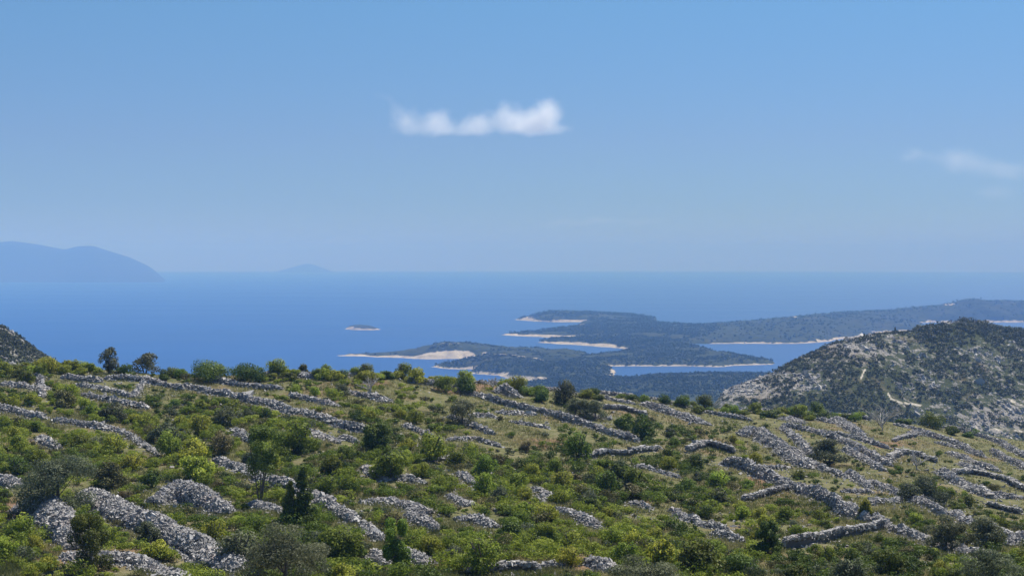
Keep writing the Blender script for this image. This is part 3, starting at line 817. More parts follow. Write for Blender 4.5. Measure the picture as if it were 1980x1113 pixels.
# small pieces
for pts, w, h, lab, nm in [
    ([(1523, 834), (1545, 852), (1563, 872)], 1.8, 1.0, "short strand of wall between the broad bank and the long hooked wall", "dry_stone_wall"),
    ([(1816, 857), (1846, 864)], 1.8, 0.8, "low stones just under the curving wall on the far right slope", H),
    ([(1687, 974), (1730, 971)], 1.2, 0.8, "low shaded wall on dry grass right of the bright sapling", "dry_stone_wall"),
    ([(1640, 951), (1673, 951)], 1.2, 0.6, "thin level row of stones above the strongest diagonal wall's lower half", "dry_stone_wall"),
    ([(1798, 966), (1818, 971)], 1.4, 0.7, "small heap at the foot of the wide dark olive", H),
    ([(1846, 997), (1866, 1009)], 1.6, 0.8, "little pinkish heap just above the two grey olives", H),
    ([(1919, 1019), (1942, 1032)], 1.3, 0.6, "thin row of stones right of the two grey olives", "dry_stone_wall"),
    ([(1955, 1050), (1985, 1036)], 1.4, 0.7, "pale stones by the right edge level with the two grey olives", H),
    ([(880, 850), (915, 848), (955, 860)], 1.2, 0.7, "low broken wall with a shaded side below the short oblique wall", "dry_stone_wall"),
    ([(836, 889), (876, 890)], 1.5, 0.7, "pale row of stones above a dark shaded strip in mid slope", "dry_stone_wall"),
    ([(1227, 974), (1252, 982)], 1.5, 0.6, "small stony patch on brown soil in the lower middle", H),
    ([(894, 920), (916, 936)], 1.6, 0.7, "faint grey heap half hidden in the middle scrub", H),
    ([(873, 963), (897, 974)], 1.6, 0.7, "grey heap in scrub above the lone pale heap", H),
    ([(460, 836), (478, 848)], 1.5, 0.8, "tiny heap among tall bushes above the bare-trunked tree", H),
    ([(727, 1075), (743, 1089)], 1.5, 0.8, "small heap touching the left foot of the round juniper", H),
    ([(785, 1070), (820, 1087)], 1.7, 0.8, "white stones on bare soil right of the round juniper's foot", H),
    ([(1480, 905), (1510, 905)], 1.0, 0.6, "short thin wall above the upper retaining wall", "dry_stone_wall"),
    ([(1000, 818), (1050, 826)], 1.2, 0.5, "sunken line of stones in the tan grass under the longest central wall", "dry_stone_wall"),
    ([(1560, 870), (1600, 880)], 1.2, 0.6, "few stones under the flat-topped olive", H),
    ([(1245, 905), (1300, 920)], 1.2, 0.5, "half-buried row of stones below the arched retaining wall", "dry_stone_wall"),
]:
    wall(pts, w, h, lab, name=nm)

# ------------------------------------------------------------------ foliage
def leaves(blobs, n, leaf, rng, up=0.25, asp=0.55, shell=(0.55, 1.05), clump=None):
    """leaf-sized diamonds spread through the blobs; returns verts, quads, tint"""
    C = np.array([b[0] for b in blobs], float); R = np.array([b[1] for b in blobs], float)
    if R.ndim == 1: R = np.repeat(R[:, None], 3, 1)
    p = R.prod(1) ** (2 / 3); p /= p.sum()
    k = rng.choice(len(blobs), n, p=p)
    d = rng.normal(size=(n, 3)); d /= np.linalg.norm(d, axis=1, keepdims=True)
    r = rng.uniform(shell[0], shell[1], n) ** 0.8
    r = r * (0.84 + 0.32 * vnoise(d[:, 0] * 3 + k * 5.1, d[:, 2] * 3 + d[:, 1] * 2.2, 5))
    pos = C[k] + d * R[k] * r[:, None]
    keep = pos[:, 2] > 0.02
    pos, d, k = pos[keep], d[keep], k[keep]; n = len(pos)
    nor = d + rng.normal(0, 0.5, (n, 3)); nor[:, 2] += up
    nor /= np.linalg.norm(nor, axis=1, keepdims=True)
    t = rng.normal(size=(n, 3)); t -= nor * (t * nor).sum(1, keepdims=True); t /= np.linalg.norm(t, axis=1, keepdims=True)
    b = np.cross(nor, t)
    s = leaf * np.exp(rng.normal(0, 0.28, n))[:, None]
    v = np.stack([pos - t * s * 0.5, pos + b * s * asp * 0.5, pos + t * s * 0.5, pos - b * s * asp * 0.5], 1).reshape(-1, 3)
    f = np.arange(4 * n).reshape(-1, 4)
    bt = rng.uniform(0.25, 0.75, len(blobs))
    tint = np.clip(bt[k] + rng.normal(0, 0.27, n), 0, 1)
    return v, f, np.repeat(tint, 4)

def bush_blobs(rng, width=1.0, height=0.8, n=10, upright=0.0):
    bl = [((0, 0, height * 0.45), (width * 0.34, width * 0.34, height * 0.42))]
    for i in range(n):
        a = rng.uniform(0, 2 * np.pi); q = rng.uniform(0.1, 0.42) * width
        hgt = rng.uniform(0.22, 0.82) * height * (1 - 0.45 * (q / (0.45 * width)) ** 2)
        rr = rng.uniform(0.11, 0.23) * width
        bl.append(((q * math.cos(a), q * math.sin(a), hgt), (rr, rr, rr * rng.uniform(0.7, 1.0) * (1 + upright))))
    return bl

def tube(pts, rad, sides=5):
    pts = np.asarray(pts, float); n = len(pts)
    V = []
    for i in range(n):
        d = pts[min(i + 1, n - 1)] - pts[max(i - 1, 0)]; d = d / (np.linalg.norm(d) + 1e-9)
        u = np.cross(d, (0.31, 0.2, 0.93) if abs(d[2]) < 0.9 else (1, 0, 0)); u /= np.linalg.norm(u); w_ = np.cross(d, u)
        for k in range(sides):
            a = 2 * math.pi * k / sides
            V.append(pts[i] + rad[i] * (u * math.cos(a) + w_ * math.sin(a)))
    Fq = []
    for i in range(n - 1):
        for k in range(sides):
            k2 = (k + 1) % sides
            Fq.append((i * sides + k, i * sides + k2, (i + 1) * sides + k2, (i + 1) * sides + k))
    return np.array(V), np.array(Fq)

def join(parts):
    V, Fs, o = [], [], 0
    for v, f in parts:
        V.append(v); Fs.append(f + o); o += len(v)
    return np.concatenate(V), np.concatenate(Fs)

def branches(rng, base, direc, length, rad, depth, out, spread=0.6, kids=3):
    d = np.array(direc, float); d /= np.linalg.norm(d)
    pts = [np.array(base, float)]
    for i in range(4):
        d = d + rng.normal(0, 0.13, 3) + np.array([0, 0, 0.04]); d /= np.linalg.norm(d)
        pts.append(pts[-1] + d * length / 4)
    out.append(tube(pts, np.linspace(rad, rad * 0.55, 5), 5 if rad > 0.03 else 3))
    if depth > 0:
        for k in range(kids):
            q = rng.integers(2, 5)
            nd = d + rng.normal(0, spread, 3); nd[2] = abs(nd[2]) * 0.8 + 0.1
            branches(rng, pts[q], nd, length * rng.uniform(0.55, 0.8), rad * 0.55, depth - 1, out, spread, kids)

def stems_mesh(rng, width, height, n=5):
    out = []
    for i in range(n):
        a = rng.uniform(0, 6.28)
        out.append(tube([(0.04 * math.cos(a), 0.04 * math.sin(a), -0.08), (0.12 * width * math.cos(a), 0.12 * width * math.sin(a), 0.35 * height),
                         (0.3 * width * math.cos(a), 0.3 * width * math.sin(a), 0.75 * height)], [0.035, 0.025, 0.012], 4))
    return join(out)

# ten bush shapes shared by the copies (unit width)
PROTO = []
for i in range(10):
    r = np.random.default_rng(100 + i)
    hgt = [0.62, 0.75, 0.9, 0.68, 1.05, 0.8, 0.6, 0.95, 0.72, 0.85][i]
    bl = bush_blobs(r, 1.0, hgt, [9, 12, 14, 10, 12, 16, 8, 13, 11, 15][i], 0.3 if i in (4, 7) else 0)
    lf = [0.062, 0.07, 0.058, 0.066, 0.06, 0.054, 0.07, 0.06, 0.056, 0.064][i]
    v, f, t = leaves(bl, 2600, lf, r)
    me = mesh_from("leafy_bush", v, f, LEAF["bright green"], {"tint": t})
    sv_, sf_ = stems_mesh(r, 1.0, hgt)
    PROTO.append((me, mesh_from("stem", sv_, sf_, M_BARK), hgt))

# where walls are seen, so that plants do not cover them
OC = 4
occ = np.zeros((1113 // OC + 2, 1980 // OC + 2), bool)
for q, w, h, D in WALL_SAMPLES:
    sc = F / D
    for (x0, y0), (x1, y1) in zip(q[:-1], q[1:]):
        n = max(2, int(math.hypot(x1 - x0, y1 - y0) / 3))
        for t in np.linspace(0, 1, n):
            x, y = x0 + (x1 - x0) * t, y0 + (y1 - y0) * t
            up, dn = h * sc * 0.75, w * sc * 0.14 + 2
            hw = 4
            a0, a1 = int(max(0, (y - up) / OC)), int(min(occ.shape[0], (y + dn) / OC + 1))
            b0, b1 = int(max(0, (x - hw) / OC)), int(min(occ.shape[1], (x + hw) / OC + 1))
            if a1 > a0 and b1 > b0: occ[a0:a1, b0:b1] = True

def covers(px, py, wpx, hpx):
    a0, a1 = int(max(0, (py - hpx) / OC)), int(max(0, min(occ.shape[0], py / OC + 1)))
    b0, b1 = int(max(0, (px - wpx / 2) / OC)), int(max(0, min(occ.shape[1], (px + wpx / 2) / OC + 1)))
    if a1 <= a0 or b1 <= b0: return 0.0
    return float(occ[a0:a1, b0:b1].mean())

DX = np.arange(13) * 165.0
DYs = np.array([700, 740, 780, 820, 860, 900, 940, 980, 1020, 1060, 1113.])
DENS = np.array([
    [.95, .9, .8, .9, .5, .3, .3, .4, .3, .3, .3, .3, .3],
    [.95, .8, .8, .9, .55, .3, .45, .5, .4, .3, .3, .3, .3],
    [.95, .9, .8, .8, .8, .35, .5, .6, .45, .35, .3, .3, .3],
    [.9, .85, .9, .9, .85, .55, .2, .5, .7, .4, .35, .25, .25],
    [.85, .9, .9, .95, .9, .75, .3, .3, .8, .35, .45, .22, .25],
    [.9, .75, .75, .95, .9, .8, .8, .85, .85, .5, .5, .35, .3],
    [.7, .45, .7, .9, .95, .85, .9, .85, .85, .55, .5, .5, .4],
    [.5, .35, .4, .8, .8, .8, .85, .85, .75, .7, .45, .45, .5],
    [.6, .5, .4, .8, .8, .75, .85, .85, .8, .7, .5, .6, .6],
    [.4, .4, .5, .9, .85, .55, .75, .8, .7, .55, .75, .7, .8],
    [.3, .3, .5, .9, .7, .35, .25, .5, .5, .5, .85, .9, .9]])
def dens(px, py):
    i = np.clip(np.interp(py, DYs, np.arange(11)), 0, 9.999); j = np.clip(px / 165.0, 0, 11.999)
    i0, j0 = int(i), int(j); a, b = i - i0, j - j0
    return (DENS[i0, j0] * (1 - b) + DENS[i0, j0 + 1] * b) * (1 - a) + (DENS[i0 + 1, j0] * (1 - b) + DENS[i0 + 1, j0 + 1] * b) * a

# -------- single plants the photograph singles out
PLANT_BOX = []     # px, py, w, h of what is already planted
def px_size(P): return F / P[1]

def special(kind, px, py, wpx, hpx, colour, label, seed, n=5000, leaf=None, blobs=None, cat="tree", trunk=None, name=None, clear=0.0, up=0.25):
    """plant whose foot is seen at (px, py), wpx wide and hpx high in the photograph"""
    rng = np.random.default_rng(seed)
    P = hit(px, py)
    w, h = wpx / px_size(P), hpx / px_size(P)
    bl = blobs(rng, w, h) if blobs else bush_blobs(rng, w, h, 16)
    leaf = leaf or max(0.09, 3.3 / px_size(P)); n = int(n * 1.3)
    v, f, t = leaves(bl, n, leaf, rng, up)
    root = bpy.data.objects.new(name or kind, None); COL.objects.link(root)
    root.location = P - np.array([0, 0, 0.05]); root.empty_display_size = 0.3
    tag(root, label, cat)
    link("crown", mesh_from("crown", v, f, LEAF[colour], {"tint": t}), root)
    out = []
    if trunk == "multi":
        for i in range(5):
            a = rng.uniform(0, 6.28)
            out.append(tube([(0.1 * math.cos(a), 0.1 * math.sin(a), -0.1), (0.1 * w * math.cos(a), 0.1 * w * math.sin(a), h * 0.3), (0.24 * w * math.cos(a), 0.24 * w * math.sin(a), h * 0.7)],
                            [0.07, 0.055, 0.03], 6))
    else:
        out.append(tube([(0, 0, -0.1), (0.03 * w, 0, h * 0.3), (0, 0.02 * w, h * 0.8)], [0.05 * h ** 0.5 + 0.03, 0.04 * h ** 0.5 + 0.02, 0.02], 6))
        for i in range(4):
            a = rng.uniform(0, 6.28)
            out.append(tube([(0.01, 0, h * 0.22), (0.15 * w * math.cos(a), 0.15 * w * math.sin(a), h * 0.45), (0.3 * w * math.cos(a), 0.3 * w * math.sin(a), h * 0.7)], [0.05, 0.035, 0.015], 5))
    tv, tf = join(out)
    link("trunk", mesh_from("trunk", tv, tf, M_BARK, None, True), root)
    PLANT_BOX.append((px, py, wpx, hpx))
    return root

def olive(rng, w, h):
    bl = []
    for i in range(16):
        a = rng.uniform(0, 6.28); q = rng.uniform(0, 0.36) * w
        bl.append(((q * math.cos(a), q * math.sin(a), h * rng.uniform(0.38, 0.84) * (1 - 0.3 * (q / (0.4 * w)) ** 2)), (w * rng.uniform(0.12, 0.2),) * 2 + (h * rng.uniform(0.1, 0.18),)))
    for i in range(6):
        a = i * 1.05 + rng.uniform(-.3, .3)
        bl.append(((0.34 * w * math.cos(a), 0.34 * w * math.sin(a), h * rng.uniform(0.15, 0.35)), (w * 0.13, w * 0.13, h * 0.15)))
    return bl
def columnar(rng, w, h):
    bl = []
    for i in range(15):
        z = (i + 0.8) / 15.5; a = rng.uniform(0, 6.28); q = 0.16 * w * (1 - z * 0.7)
        r_ = w * (0.30 * (1 - z) ** 0.55 + 0.06)
        bl.append(((q * math.cos(a), q * math.sin(a), z * h), (r_, r_, h * 0.07)))
    return bl
def juniper(rng, w, h):
    bl = []
    for i in range(18):
        a = rng.uniform(0, 6.28); z = rng.uniform(0.1, 0.88); q = rng.uniform(0.1, 0.4) * w * (1 - 0.55 * z)
        bl.append(((q * math.cos(a), q * math.sin(a), z * h), (w * 0.13, w * 0.13, h * 0.14)))
    return bl
def openup(rng, w, h):
    bl = []
    for i in range(26):
        a = rng.uniform(0, 6.28); z = rng.uniform(0.18, 0.93); q = rng.uniform(0.05, 0.42) * w * (0.55 + 0.5 * z)
        bl.append(((q * math.cos(a), q * math.sin(a), z * h), (w * 0.13, w * 0.13, h * 0.12)))
    return bl

special("olive_tree", 108, 992, 165, 128, "grey-green", "large dark olive tree standing above the huge bottom-left stone heap", 1, 14000, blobs=olive)
special("juniper_tree", 172, 1105, 118, 118, "dark green", "dark bushy juniper in front of the huge bottom-left stone heap", 2, 9000, blobs=juniper)
special("evergreen_tree", 588, 1020, 62, 118, "dark green", "tall dark upright evergreen in front of the wall's lower end", 3, 7000, blobs=columnar)
special("evergreen_tree", 560, 1022, 44, 92, "dark green", "slimmer dark evergreen close on the left of the tall upright one", 33, 5000, blobs=columnar)
special("slender_tree", 503, 972, 84, 150, "dark green", "slender tree with bare dark trunks showing below its crown", 4, 6000, trunk="multi",
        blobs=lambda r, w, h: [((r.normal(0, 0.2) * w, r.normal(0, 0.2) * w, h * r.uniform(0.36, 0.92)), (w * 0.17, w * 0.17, h * 0.09)) for i in range(22)])
special("olive_tree", 548, 1150, 190, 145, "grey-green", "wide grey olive at the bottom edge below the dark evergreens", 5, 14000, blobs=olive)
special("juniper_tree", 763, 1100, 80, 100, "bright green", "rounded green juniper with a visible trunk low in the middle", 6, 8000, blobs=juniper)
special("olive_tree", 288, 1050, 52, 50, "grey-green", "small grey shrubby olive growing out of the massive broad wall", 7, 3000, blobs=olive)
special("leafy_tree", 655, 1088, 110, 84, "bright green", "glossy broad-leaved tree beside the wide grey olive", 8, 8000, leaf=0.17)
special("sapling", 212, 722, 52, 52, "grey-green", "dark sparse sapling standing out against the sea on the crest", 90, 2600, leaf=0.2, blobs=openup, trunk="multi")
special("olive_tree", 281, 722, 68, 46, "grey-green", "pale grey-green tree on the crest right of the sparse sapling", 10, 2600, leaf=0.22, blobs=olive, trunk="multi")
special("bush_tree", 405, 736, 96, 45, "dark green", "broad dense dark green tree on the crest beside the open sea", 11, 5000, leaf=0.2)
special("bush_tree", 485, 736, 76, 36, "dark green", "rounded dark tree on the crest, right neighbour of the broad one", 12, 4000, leaf=0.2)
special("upright_tree", 586, 724, 22, 26, "brownish", "small upright tree on the skyline above the pale stone heap", 13, 900, leaf=0.2)
special("olive_tree", 861, 758, 46, 40, "bright green", "green left half of the pair of bushes against the islands", 14, 2600, leaf=0.18)
special("olive_tree", 902, 762, 52, 42, "dark green", "dark right half of the pair of bushes against the islands", 15, 3000, leaf=0.18)
special("olive_tree", 1112, 806, 54, 46, "grey-green", "left one of the olive pair in front of the crest wall", 16, 3200, leaf=0.18, blobs=olive)
special("olive_tree", 1150, 810, 56, 46, "grey-green", "right one of the olive pair in front of the crest wall", 17, 3200, leaf=0.18, blobs=olive)
special("olive_tree", 893, 820, 64, 58, "grey-green", "single grey olive below the start of the longest central wall", 18, 3600, leaf=0.16, blobs=olive)
special("bush_tree", 727, 878, 66, 72, "dark green", "big very dark bush tree at the end of the longest left wall", 19, 5500)
special("olive_tree", 1602, 898, 92, 52, "grey-green", "flat-topped olive between the long hooked wall and the second diagonal", 20, 5000, blobs=olive)
special("olive_tree", 1785, 972, 108, 56, "grey-green", "wide dark olive on dry grass right of the second diagonal's low end", 21, 6500, blobs=olive)
special("olive_tree", 1828, 1062, 92, 72, "grey-green", "left one of two grey olives above the last broken wall piece", 22, 6000, blobs=olive)
special("olive_tree", 1905, 1066, 90, 72, "grey-green", "right one of two grey olives above the last broken wall piece", 23, 6000, blobs=olive)
special("sapling", 1673, 1006, 34, 54, "yellow-green", "bright yellow-green sapling at the foot of the strongest diagonal wall", 24, 2600, leaf=0.15)
special("bush_tree", 1803, 827, 60, 32, "dark green", "dense hedge-like dark bush on the crest before the rocky hill", 25, 3500, leaf=0.22)
special("bush_tree", 1047, 778, 34, 32, "dark green", "small dark round bush tree on the crest left of the olive pair", 26, 2200, leaf=0.18)
special("olive_tree", 1915, 1135, 130, 84, "grey-green", "grey olive cut by the bottom edge at the lower right corner", 27, 8000, blobs=olive)
special("olive_tree", 1250, 1140, 150, 74, "grey-green", "low grey olive along the bottom edge in the middle", 28, 8000, blobs=olive)
special("bush_tree", 1718, 1118, 70, 72, "dark green", "dark sparse bush tree at the bottom edge left of the corner olives", 29, 5000)
special("bush_tree", 1436, 1118, 90, 56, "dark green", "low dark bush tree at the bottom edge beside reddish bare soil", 30, 5000)
special("juniper_tree", 1482, 1070, 74, 66, "dark green", "dark juniper on the lower slope left of the dark-faced retaining wall", 31, 5500, blobs=juniper)

def dead(px, py, hpx, label, seed, wide=0.7, n=5):
    rng = np.random.default_rng(seed)
    P = hit(px, py); h = hpx / px_size(P)
    root = bpy.data.objects.new("dead_tree", None); COL.objects.link(root); root.location = P
    tag(root, label, "dead tree", "bare dead trees on the slope")
    tr = []
    tr.append(tube([(0, 0, -0.1), (0.02, 0.02, h * 0.15), (0.05, 0, h * 0.3)], [0.11, 0.09, 0.07], 6))
    link("trunk", mesh_from("trunk", *tr[0], M_DEAD, None, True), root)
    for i in range(n):
        out = []
        a = 6.28 * i / n + rng.uniform(-.4, .4)
        branches(rng, (0.03, 0, h * rng.uniform(0.08, 0.28)), (wide * math.cos(a), wide * math.sin(a), 0.8), h * 0.55, 0.10, 2, out, 0.45, 4)
        v, f = join(out)
        link("branch", mesh_from("branch", v, f, M_DEAD, None, True), root)
    PLANT_BOX.append((px, py, hpx, hpx))
dead(1706, 832, 50, "bleached dead tree with many bare branches on the crest before the rocky hill", 61, 0.8, 6)
dead(1772, 908, 30, "small bleached dead bush inside the hollow of the hooked arch wall", 62, 0.8, 5)
dead(716, 760, 28, "small pale dead tree on the rubble bank below the skyline", 63, 0.5, 4)
dead(953, 752, 20, "tiny bare shrub on the crest right of the dark bush pair", 64, 0.6, 4)

forest()

# -------- bushes: the 300 that show largest, each an object of its own
def plant_bushes(target=296):
    rng = np.random.default_rng(11)
    got = []
    tries = 0
    while len(got) < target and tries < 60000:
        tries += 1
        crest = tries < 2600
        px = rng.uniform(-20, 2000); py = 712 + (1135 - 712) * rng.uniform(0, 1) ** 1.0
        dn = dens(min(max(px, 0), 1979), min(py, 1112))
        if rng.uniform() > dn ** 2.0: continue
        top = prof(RIDGE_Y, px)
        if crest:
            if len(got) > 92: continue
            px = rng.uniform(-20, 590) if rng.uniform() < 0.8 else rng.uniform(590, 1900)
            py = prof(RIDGE_Y, px) + rng.uniform(1, 12)
        elif py < top + 6: continue
        P = hit(px, py)
        sc = px_size(P)
        big = rng.uniform() < 0.28
        wm = rng.uniform(2.9, 4.3) if big else rng.uniform(1.7, 3.0)
        if px > 1400: wm *= 0.72
        if P[1] < 125: wm *= 0.8
        if crest: wm = rng.uniform(1.8, 3.6)
        wp = wm * sc
        ip = int(rng.integers(0, 10)); hp = PROTO[ip][2] * wp
        if covers(px, py, wp * 0.9, hp * 0.85) > (0.8 if crest else 0.30 if rng.uniform() < 0.25 else 0.10): continue
        bad = False
        for (qx, qy, qw, qh) in PLANT_BOX:
            if abs(px - qx) < (qw + wp) * 0.36 and -qh * 0.35 < py - qy < hp * 0.75: bad = True; break
            if abs(px - qx) < (qw + wp) * 0.3 and abs(py - qy) < 10: bad = True; break
        if bad: continue
        for g in got:
            if math.hypot((px - g[0]) / (0.5 * (wp + g[2])), (py - g[1]) / (0.30 * (hp + g[3]))) < (0.36 if crest else 0.85): bad = True; break
        if bad: continue
        m = vnoise(px / 130.0, py / 60.0, 44); u = rng.uniform()
        right = sstep(1000, 1700, px) * 0.35 + (0.06 if py < 760 else 0)
        if crest and u < 0.16: c = 'bright green'
        elif u < 0.09: c = "grey-green"
        elif u < 0.16: c = "brownish"
        elif m + rng.normal(0, 0.16) > 0.42 + right: c = "yellow-green"
        elif rng.uniform() < 0.55 - right * 0.6: c = "bright green"
        else: c = "dark green"
        got.append([px, py, wp, hp, wm, ip, c, P, big, crest])
    print("bushes planted:", len(got), "tries", tries)
    # labels: colour + size + where it stands, counted from the left where several agree
    keys = {}
    for g in got:
        best = min(ANCH, key=lambda a: np.min(np.hypot((a[1][:, 0] - g[0]), (a[1][:, 1] - g[1]) * 1.8)))
        q = best[1]; mx, my = q[:, 0].mean(), np.interp(g[0], q[:, 0], q[:, 1]) if q[0, 0] < q[-1, 0] else q[:, 1].mean()
        if g[0] < q[:, 0].min() - 4: rel = "left of"
        elif g[0] > q[:, 0].max() + 4: rel = "right of"
        elif g[1] < my: rel = "above"
        else: rel = "below"
        size = "large" if g[4] > 2.85 else "small" if g[4] < 1.9 else "mid-sized"
        keys.setdefault((size, g[6], rel, best[0]), []).append(g)
    ordn = ["first", "second", "third", "fourth", "fifth", "sixth", "seventh", "eighth", "ninth", "tenth"]
    for (size, c, rel, anc), gs in keys.items():
        gs.sort(key=lambda g: g[0])
        for i, g in enumerate(gs):
            if len(gs) == 1: lab = f"{size} {c} bush {rel} {anc}"
            else: lab = f"{ordn[i]} from left of {len(gs)} {size} {c} bushes {rel} {anc}"
            if len(lab.split()) > 16: lab = f"{ordn[i]} {size} {c} bush {rel} {anc}"
            me, st, _ = PROTO[g[5]]
            o = bpy.data.objects.new("leafy_bush", me); COL.objects.link(o)
            o.location = g[7] - np.array([0, 0, 0.06])
            o.rotation_euler = (0, 0, rng.uniform(0, 6.28)); o.scale = (g[4], g[4], g[4] * (rng.uniform(0.6, 0.95) if g[9] else rng.uniform(0.85, 1.15)))
            o.material_slots[0].link = 'OBJECT'; o.material_slots[0].material = LEAF[g[6]]
            tag(o, lab, "bush", "bushes growing between the stone walls")
            s = bpy.data.objects.new("stem", st); COL.objects.link(s); s.parent = o
    return got
BUSHES = plant_bushes()

# -------- scrub nobody could count
def scrub(n=4700):
    rng = np.random.default_rng(21)
    groups = {c: [] for c in ("yellow-green", "bright green", "dark green", "grey-green", "brownish")}
    k = 0; tries = 0
    while k < n and tries < 60000:
        tries += 1
        px = rng.uniform(-130, 2150); py = rng.uniform(712, 1130)
        dn = dens(min(max(px, 0), 1979), min(py, 1112))
        if rng.uniform() > dn ** 1.3 or py < prof(RIDGE_Y, px) + 3: continue
        P = hit(px, py); sc = px_size(P)
        w = (rng.uniform(0.5, 1.5) if rng.uniform() < 0.8 else rng.uniform(1.6, 2.4)) * (0.8 if px > 1400 else 1); h = w * rng.uniform(0.4, 0.7)
        if covers(px, py, w * sc, h * sc * 0.8) > 0.14: continue
        m = vnoise(px / 130.0, py / 60.0, 44); right = sstep(1000, 1700, px) * 0.35
        c = "grey-green" if rng.uniform() < 0.08 else "brownish" if rng.uniform() < 0.09 else "yellow-green" if m + rng.normal(0, 0.15) > 0.45 + right else "bright green" if rng.uniform() < 0.6 - right else "dark green"
        bl = [((rng.normal(0, 0.2) * w, rng.normal(0, 0.2) * w, h * rng.uniform(0.3, 0.7)), (w * 0.26, w * 0.26, h * 0.3)) for _ in range(5)]
        v, f, t = leaves(bl, int(160 + 130 * w), 0.085 + 0.03 * w + (0.03 if P[1] > 170 else 0), rng)
        groups[c].append((v + P, f, np.clip(t * 0.7 + rng.uniform(-0.1, 0.4), 0, 1))); k += 1
    V, Fs, T, MI, o = [], [], [], [], 0
    for mi, (c, items) in enumerate(groups.items()):
        for v, f, t in items:
            V.append(v); Fs.append(f + o); T.append(t); MI.append(np.full(len(f), mi)); o += len(v)
    me = mesh_from("scrub", np.concatenate(V), np.concatenate(Fs), [LEAF[c] for c in groups], {"tint": np.concatenate(T)}, fmat=np.concatenate(MI))
    tag(link("scrub", me), "low green and yellow scrub filling the ground between bushes and walls", "scrub", kind="stuff")
scrub()

def grass(n=85000):
    rng = np.random.default_rng(31)
    px = rng.uniform(-220, 2240, n * 2); py = rng.uniform(705, 1130, n * 2)
    Yg = np.arange(88, 320, 1.0)
    # quick ground hit for all tufts: march along the rays
    s = (px - CX) / F
    G = np.full(len(px), np.nan)
    prev = np.full(len(px), -1.0)
    done = np.zeros(len(px), bool); Yh = np.zeros(len(px))
    for Y in Yg:
        d = ground_rel(s * Y, np.full_like(s, Y)) + (py - HY) / F * Y
        new = (~done) & (d >= 0)
        Yh[new] = Y; done |= new
    ok = done
    s, Yh = s[ok], Yh[ok] + rng.uniform(-0.5, 0.5, ok.sum())
    X = s * Yh
    keep = fbm(X / 6, Yh / 6, 71, 3) > 0.40
    X, Yh = X[keep][:n], Yh[keep][:n]
    Z = CZ + ground_rel(X, Yh)
    m = len(X); B = 5
    base = np.stack([X, Yh, Z], -1)[:, None, :] + np.concatenate([rng.normal(0, 0.14, (m, B, 2)), np.full((m, B, 1), -0.02)], -1)
    a = rng.uniform(0, 6.28, (m, B)); w = rng.uniform(0.025, 0.05, (m, B)); h = rng.uniform(0.12, 0.4, (m, B)) * (0.6 + 0.9 * fbm(X / 3, Yh / 3, 75, 2))[:, None]
    lean = rng.normal(0, 0.12, (m, B, 2))
    dx = np.stack([np.cos(a) * w, np.sin(a) * w, np.zeros_like(a)], -1)
    tip = base + np.concatenate([lean, h[..., None]], -1)
    v = np.stack([base - dx, base + dx, tip], 2).reshape(-1, 3)
    f = np.arange(len(v)).reshape(-1, 3)
    t = np.repeat(np.clip(1.6 * (fbm(X / 7, Yh / 7, 81, 3) - 0.5) + 0.45 + rng.normal(0, 0.2, m), 0, 1), B * 3)
    tag(link("grass", mesh_from("grass", v, f, M_GRASS, {"tint": t})), "dry yellow-green grass covering open ground between the walls", "grass", kind="stuff")
grass()

def loose_stones(n=7000):
    rng = np.random.default_rng(61)
    px = rng.uniform(-20, 2000, 3 * n); Y = 92 + 190 * rng.uniform(0, 1, 3 * n) ** 1.2
    Y = Y[Y < prof(RIDGE_D, px) + 8]; px = px[:len(Y)]
    X = (px - CX) / F * Y
    k = fbm(X / 8, Y / 8, 63, 3) > 0.50
    X, Y = X[k][:n], Y[k][:n]
    P = np.stack([X, Y, CZ + ground_rel(X, Y) + 0.02], -1)
    v, f, t = stones(P, 0.17 * np.exp(rng.normal(0, 0.4, len(P))), rng)
    tag(link("rubble", mesh_from("rubble", v, f, M_STONE, {"tint": t})), "loose grey stones scattered over the grass between the walls", "rubble", kind="stuff")
loose_stones()

